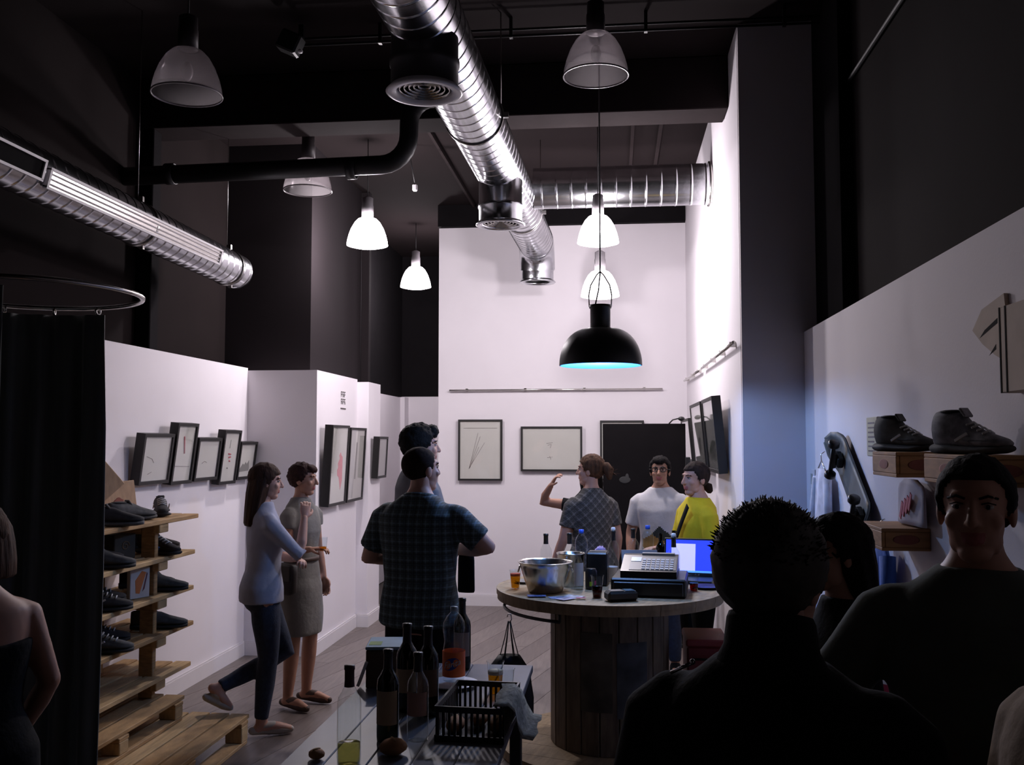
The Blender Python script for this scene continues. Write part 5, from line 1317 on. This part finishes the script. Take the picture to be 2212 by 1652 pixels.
_, _, hmg = person('smiling man with glasses and white printed T-shirt before the black panel', (.345, 7.42, 0), 166, 1.62, 'm', .98, SKIN_T,
       arms={'L': ((-.25, -.01, 1.13), (-.24, .08, .90)), 'R': ((.25, -.01, 1.13), (.23, .10, .90))},
       head=(6, 3), hair=dict(mat=mat('greying_black_hair', (.012, .010, .010), .8, spec=.15, var=.5, scale=60, bump=.4, bscale=90), line=.058, back=-.095, thick=.012, ns=.06, front=.006),
       shirt=WHITET, sleeve=.5, hem=.86, pants=DENIM, shoes=BLACKC,
       patch=[(mat('dark_print', (.035, .04, .03), .85), lambda c: c.y > .02 and -.16 < c.x < .10 and 1.06 + .25 * (c.x + .1) * -1 < c.z < 1.20 - .9 * abs(c.x + .02)),
              (mat('tan_print_cloth', (.42, .22, .06), .85), lambda c: c.y > .02 and -.07 < c.x < .13 and 1.02 < c.z < 1.13 - .5 * abs(c.x - .05)),
              (mat('grey_print', (.20, .22, .24), .85), lambda c: c.y > .02 and -.15 < c.x < .13 and .90 < c.z < 1.015)])
_, _, hmy = person('man with a low bun in a yellow T-shirt with shoulder strap by the right wall', (.535, 6.45, 0), 112, 1.60, 'm', .92, SKIN,
       arms={'L': ((-.21, -.02, 1.13), (-.20, .10, .89)), 'R': ((.20, .06, 1.13), (.10, .26, 1.14))},
       head=(12, -2), hair=dict(mat=DARKBROWN_H, line=.05, back=-.095, thick=.010, ns=.06, tail=([(0, -.09, -.05), (0, -.115, -.065), (0, -.125, -.085)], [.025, .035, .028]), ),
       shirt=YELLOW, sleeve=.5, hem=.84, pants=BLACKC, shoes=BLACKC,
       patch=[(mat('white_panel_cloth', (.60, .60, .50), .85), lambda c: c.y > .05 and -.06 < c.x < .10 and .90 < c.z < 1.16)])
_, _, _ = person('man in a black jacket with spiky short hair seen from behind in the foreground', (.25, 1.60, 0), -22, 1.635, 'm', 1.10, SKIN,
       arms={'L': ((-.26, .0, 1.12), (-.20, .16, .92)), 'R': ((.26, .02, 1.12), (.20, .18, .95))},
       head=(-12, 0), hair=dict(mat=mat('dusty_brown_hair', (.030, .023, .019), .6, var=.5, scale=60), line=.05, back=-.095, thick=.017, ns=.04, spikes=1500),
       shirt=BLACKC, sleeve=1.0, hem=.82, pants=BLACKC, shoes=BLACKC, collar=2)
person('dark haired woman beside the foreground man, facing left', (.612, 2.75, 0), 95, 1.54, 'f', .95, SKIN_T,
       head=(10, 0), hair=dict(mat=BLACK_H, line=.045, back=-.10, thick=.015, ns=.06, long=.26), shirt=BLACKC, sleeve=.45, pants=BLACKC, shoes=BLACKC)
person('man in a dark green T-shirt facing the room at the right', (.797, 2.25, 0), 158, 1.71, 'm', 1.08, SKIN_T,
       arms={'R': ((.34, .06, 1.17), (.14, .27, 1.13)), 'L': ((-.24, .02, 1.12), (-.14, .24, 1.05))},
       head=(-2, 0), hair=dict(mat=BLACK_H, line=.055, back=-.095, thick=.008, ns=.04), shirt=GREENT, sleeve=.5, hem=.88, pants=JEANS_L, shoes=BLACKC)
person('person in beige knit cut off at the right border', (.765, 1.64, 0), 110, 1.62, 'f', 1.05, SKIN_T,
       arms={'L': ((-.22, .06, 1.12), (-.12, .27, 1.05)), 'R': ((.19, .05, 1.12), (.10, .25, 1.0))},
       hair=dict(mat=DARKBROWN_H, line=.05, back=-.09, long=.22), shirt=BEIGE, sleeve=.75, pants=BLACKC, shoes=BLACKC)
person('bare shouldered woman with brown hair before the curtain at the left border', (-1.87, 2.68, 0), 55, 1.56, 'f', 1.12, SKIN_T,
       arms={'R': ((.24, -.03, 1.14), (.20, .10, .95)), 'L': ((-.21, .03, 1.13), (-.15, .2, .98))},
       head=(15, 0), hair=dict(mat=BROWN_H, line=.05, back=-.095, thick=.014, long=.20), shirt=BLACKC, sleeve=0, hem=.84, bare=True, pants=BLACKC, shoes=BLACKC)

# ------------------------------------------------------------------ things people wear or hold
t = thing('eyeglasses', 'black framed glasses on the smiling man', 'glasses', (.345, 7.42, 0), R(166))
mb = MB()
for s in (-1, 1):
    obj('lens_rim', MB().tube([hmg @ V((s * .033 + .024 * math.cos(a), .098 - .006 * abs(math.cos(a)), .010 + .017 * math.sin(a))) for a in [2 * math.pi * k / 16 for k in range(17)]], .0032, BLACK_PLASTIC, 6, cap=False), t)
    obj('temple', MB().tube([hmg @ V((s * .056, .092, .014)), hmg @ V((s * .080, .05, .014)), hmg @ V((s * .084, -.01, .012))], .0025, BLACK_PLASTIC, 6), t)
obj('bridge', MB().tube([hmg @ V((-.010, .100, .014)), hmg @ V((.010, .100, .014))], .0025, BLACK_PLASTIC, 6), t)

def strap_bag(label, loc, rz, pts, bag, m, S=.92, name='shoulder_bag'):
    t = thing(name, label, 'bag', loc, R(rz))
    if pts: obj('strap', MB().loft([[V(p) + V(n) * .002 + V((0, 0, .014)), V(p) + V(n) * .007 + V((0, 0, .014)), V(p) + V(n) * .007 - V((0, 0, .014)), V(p) + V(n) * .002 - V((0, 0, .014))] for p, n in pts], m), t)
    if bag:
        c, d = bag
        b = MB(); rg = []
        for u in (-1, -.85, -.3, .3, .85, 1):
            k = 1 if abs(u) < .9 else .72
            rg.append([V((c[0] + d[0] / 2 * k * math.copysign(abs(math.cos(a)) ** .6, math.cos(a)), c[1] + d[1] / 2 * k * math.copysign(abs(math.sin(a)) ** .6, math.sin(a)), c[2] + u * d[2] / 2)) for a in [2 * math.pi * j / 24 for j in range(24)]])
        b.loft(rg, m); obj('pouch', b, t)
        obj('flap', MB().box((c[0] + d[0] * .52, c[1], c[2] + d[2] * .2), (.008, d[1] * .85, d[2] * .5), m, None, .003), t)
    return t
LEATHER = mat('dark_leather', (.022, .016, .013), .5, var=.3)
strap_bag('dark leather shoulder bag at the hip of the woman in the dress', (-2.08, 6.30, 0), -110, [], ((.225, .03, .86), (.08, .22, .20)), LEATHER)
t = thing('plastic_cup', 'clear plastic cup in the hand of the woman in the dress', 'cup', (-2.08, 6.30, 0), R(-110))
obj('wall', MB().lathe([(.022, 0), (.030, .09)], PET, 20, (.115, .265, 1.035)), t); obj('drink', MB().lathe([(0, .004), (.021, .004), (.024, .03), (0, .03)], BEER, 16, (.115, .265, 1.035)), t)
t = thing('shoulder_strap', 'black bag strap crossing the yellow T-shirt', 'strap', (.535, 6.45, 0), R(112))
pts = []
for k in range(13):
    u = k / 12; x = -.13 + .27 * u; z = 1.33 - .44 * u
    pts.append((x, .135 + .012 * math.sin(u * 3.1) - .03 * abs(x) * 2, z))
obj('strap', MB().loft([[V(p) + V((.014, 0, .012)), V(p) + V((.014, .005, .012)), V(p) + V((-.014, .005, -.012)), V(p) + V((-.014, 0, -.012))] for p in pts], BLACKC), t)
t = thing('tote_bag', 'flat black tote bag hanging beside the plaid shirt man', 'bag', (-.985, 4.87, 0), R(-10))
obj('sack', MB().loft([[V((.175 + .045 * math.cos(a) * k, .215 + .02 * math.sin(a), z)) for a in [2 * math.pi * j / 20 for j in range(20)]] for z, k in ((.955, .95), (.965, 1.05), (1.12, 1.0), (1.17, .9))], BLACKC), t)
obj('handle', MB().tube([(.148, .195, 1.165), (.158, .195, 1.20), (.173, .195, 1.215), (.188, .195, 1.20), (.203, .195, 1.165)], .005, BLACKC, 6), t)
t = thing('lapel_pin', 'narrow silver bar clipped on the shoulder of the black jacket', 'pin', (.25, 1.60, 0), R(-22))
obj('bar', MB().tube([(-.155, -.045, 1.372), (-.118, -.05, 1.392)], .0032, CHROME, 6), t); obj('clasp', MB().ell((-.117, -.05, 1.394), (.005, .005, .005), CHROME, 8, 6), t)

bpy.data.scenes.remove(TMP)
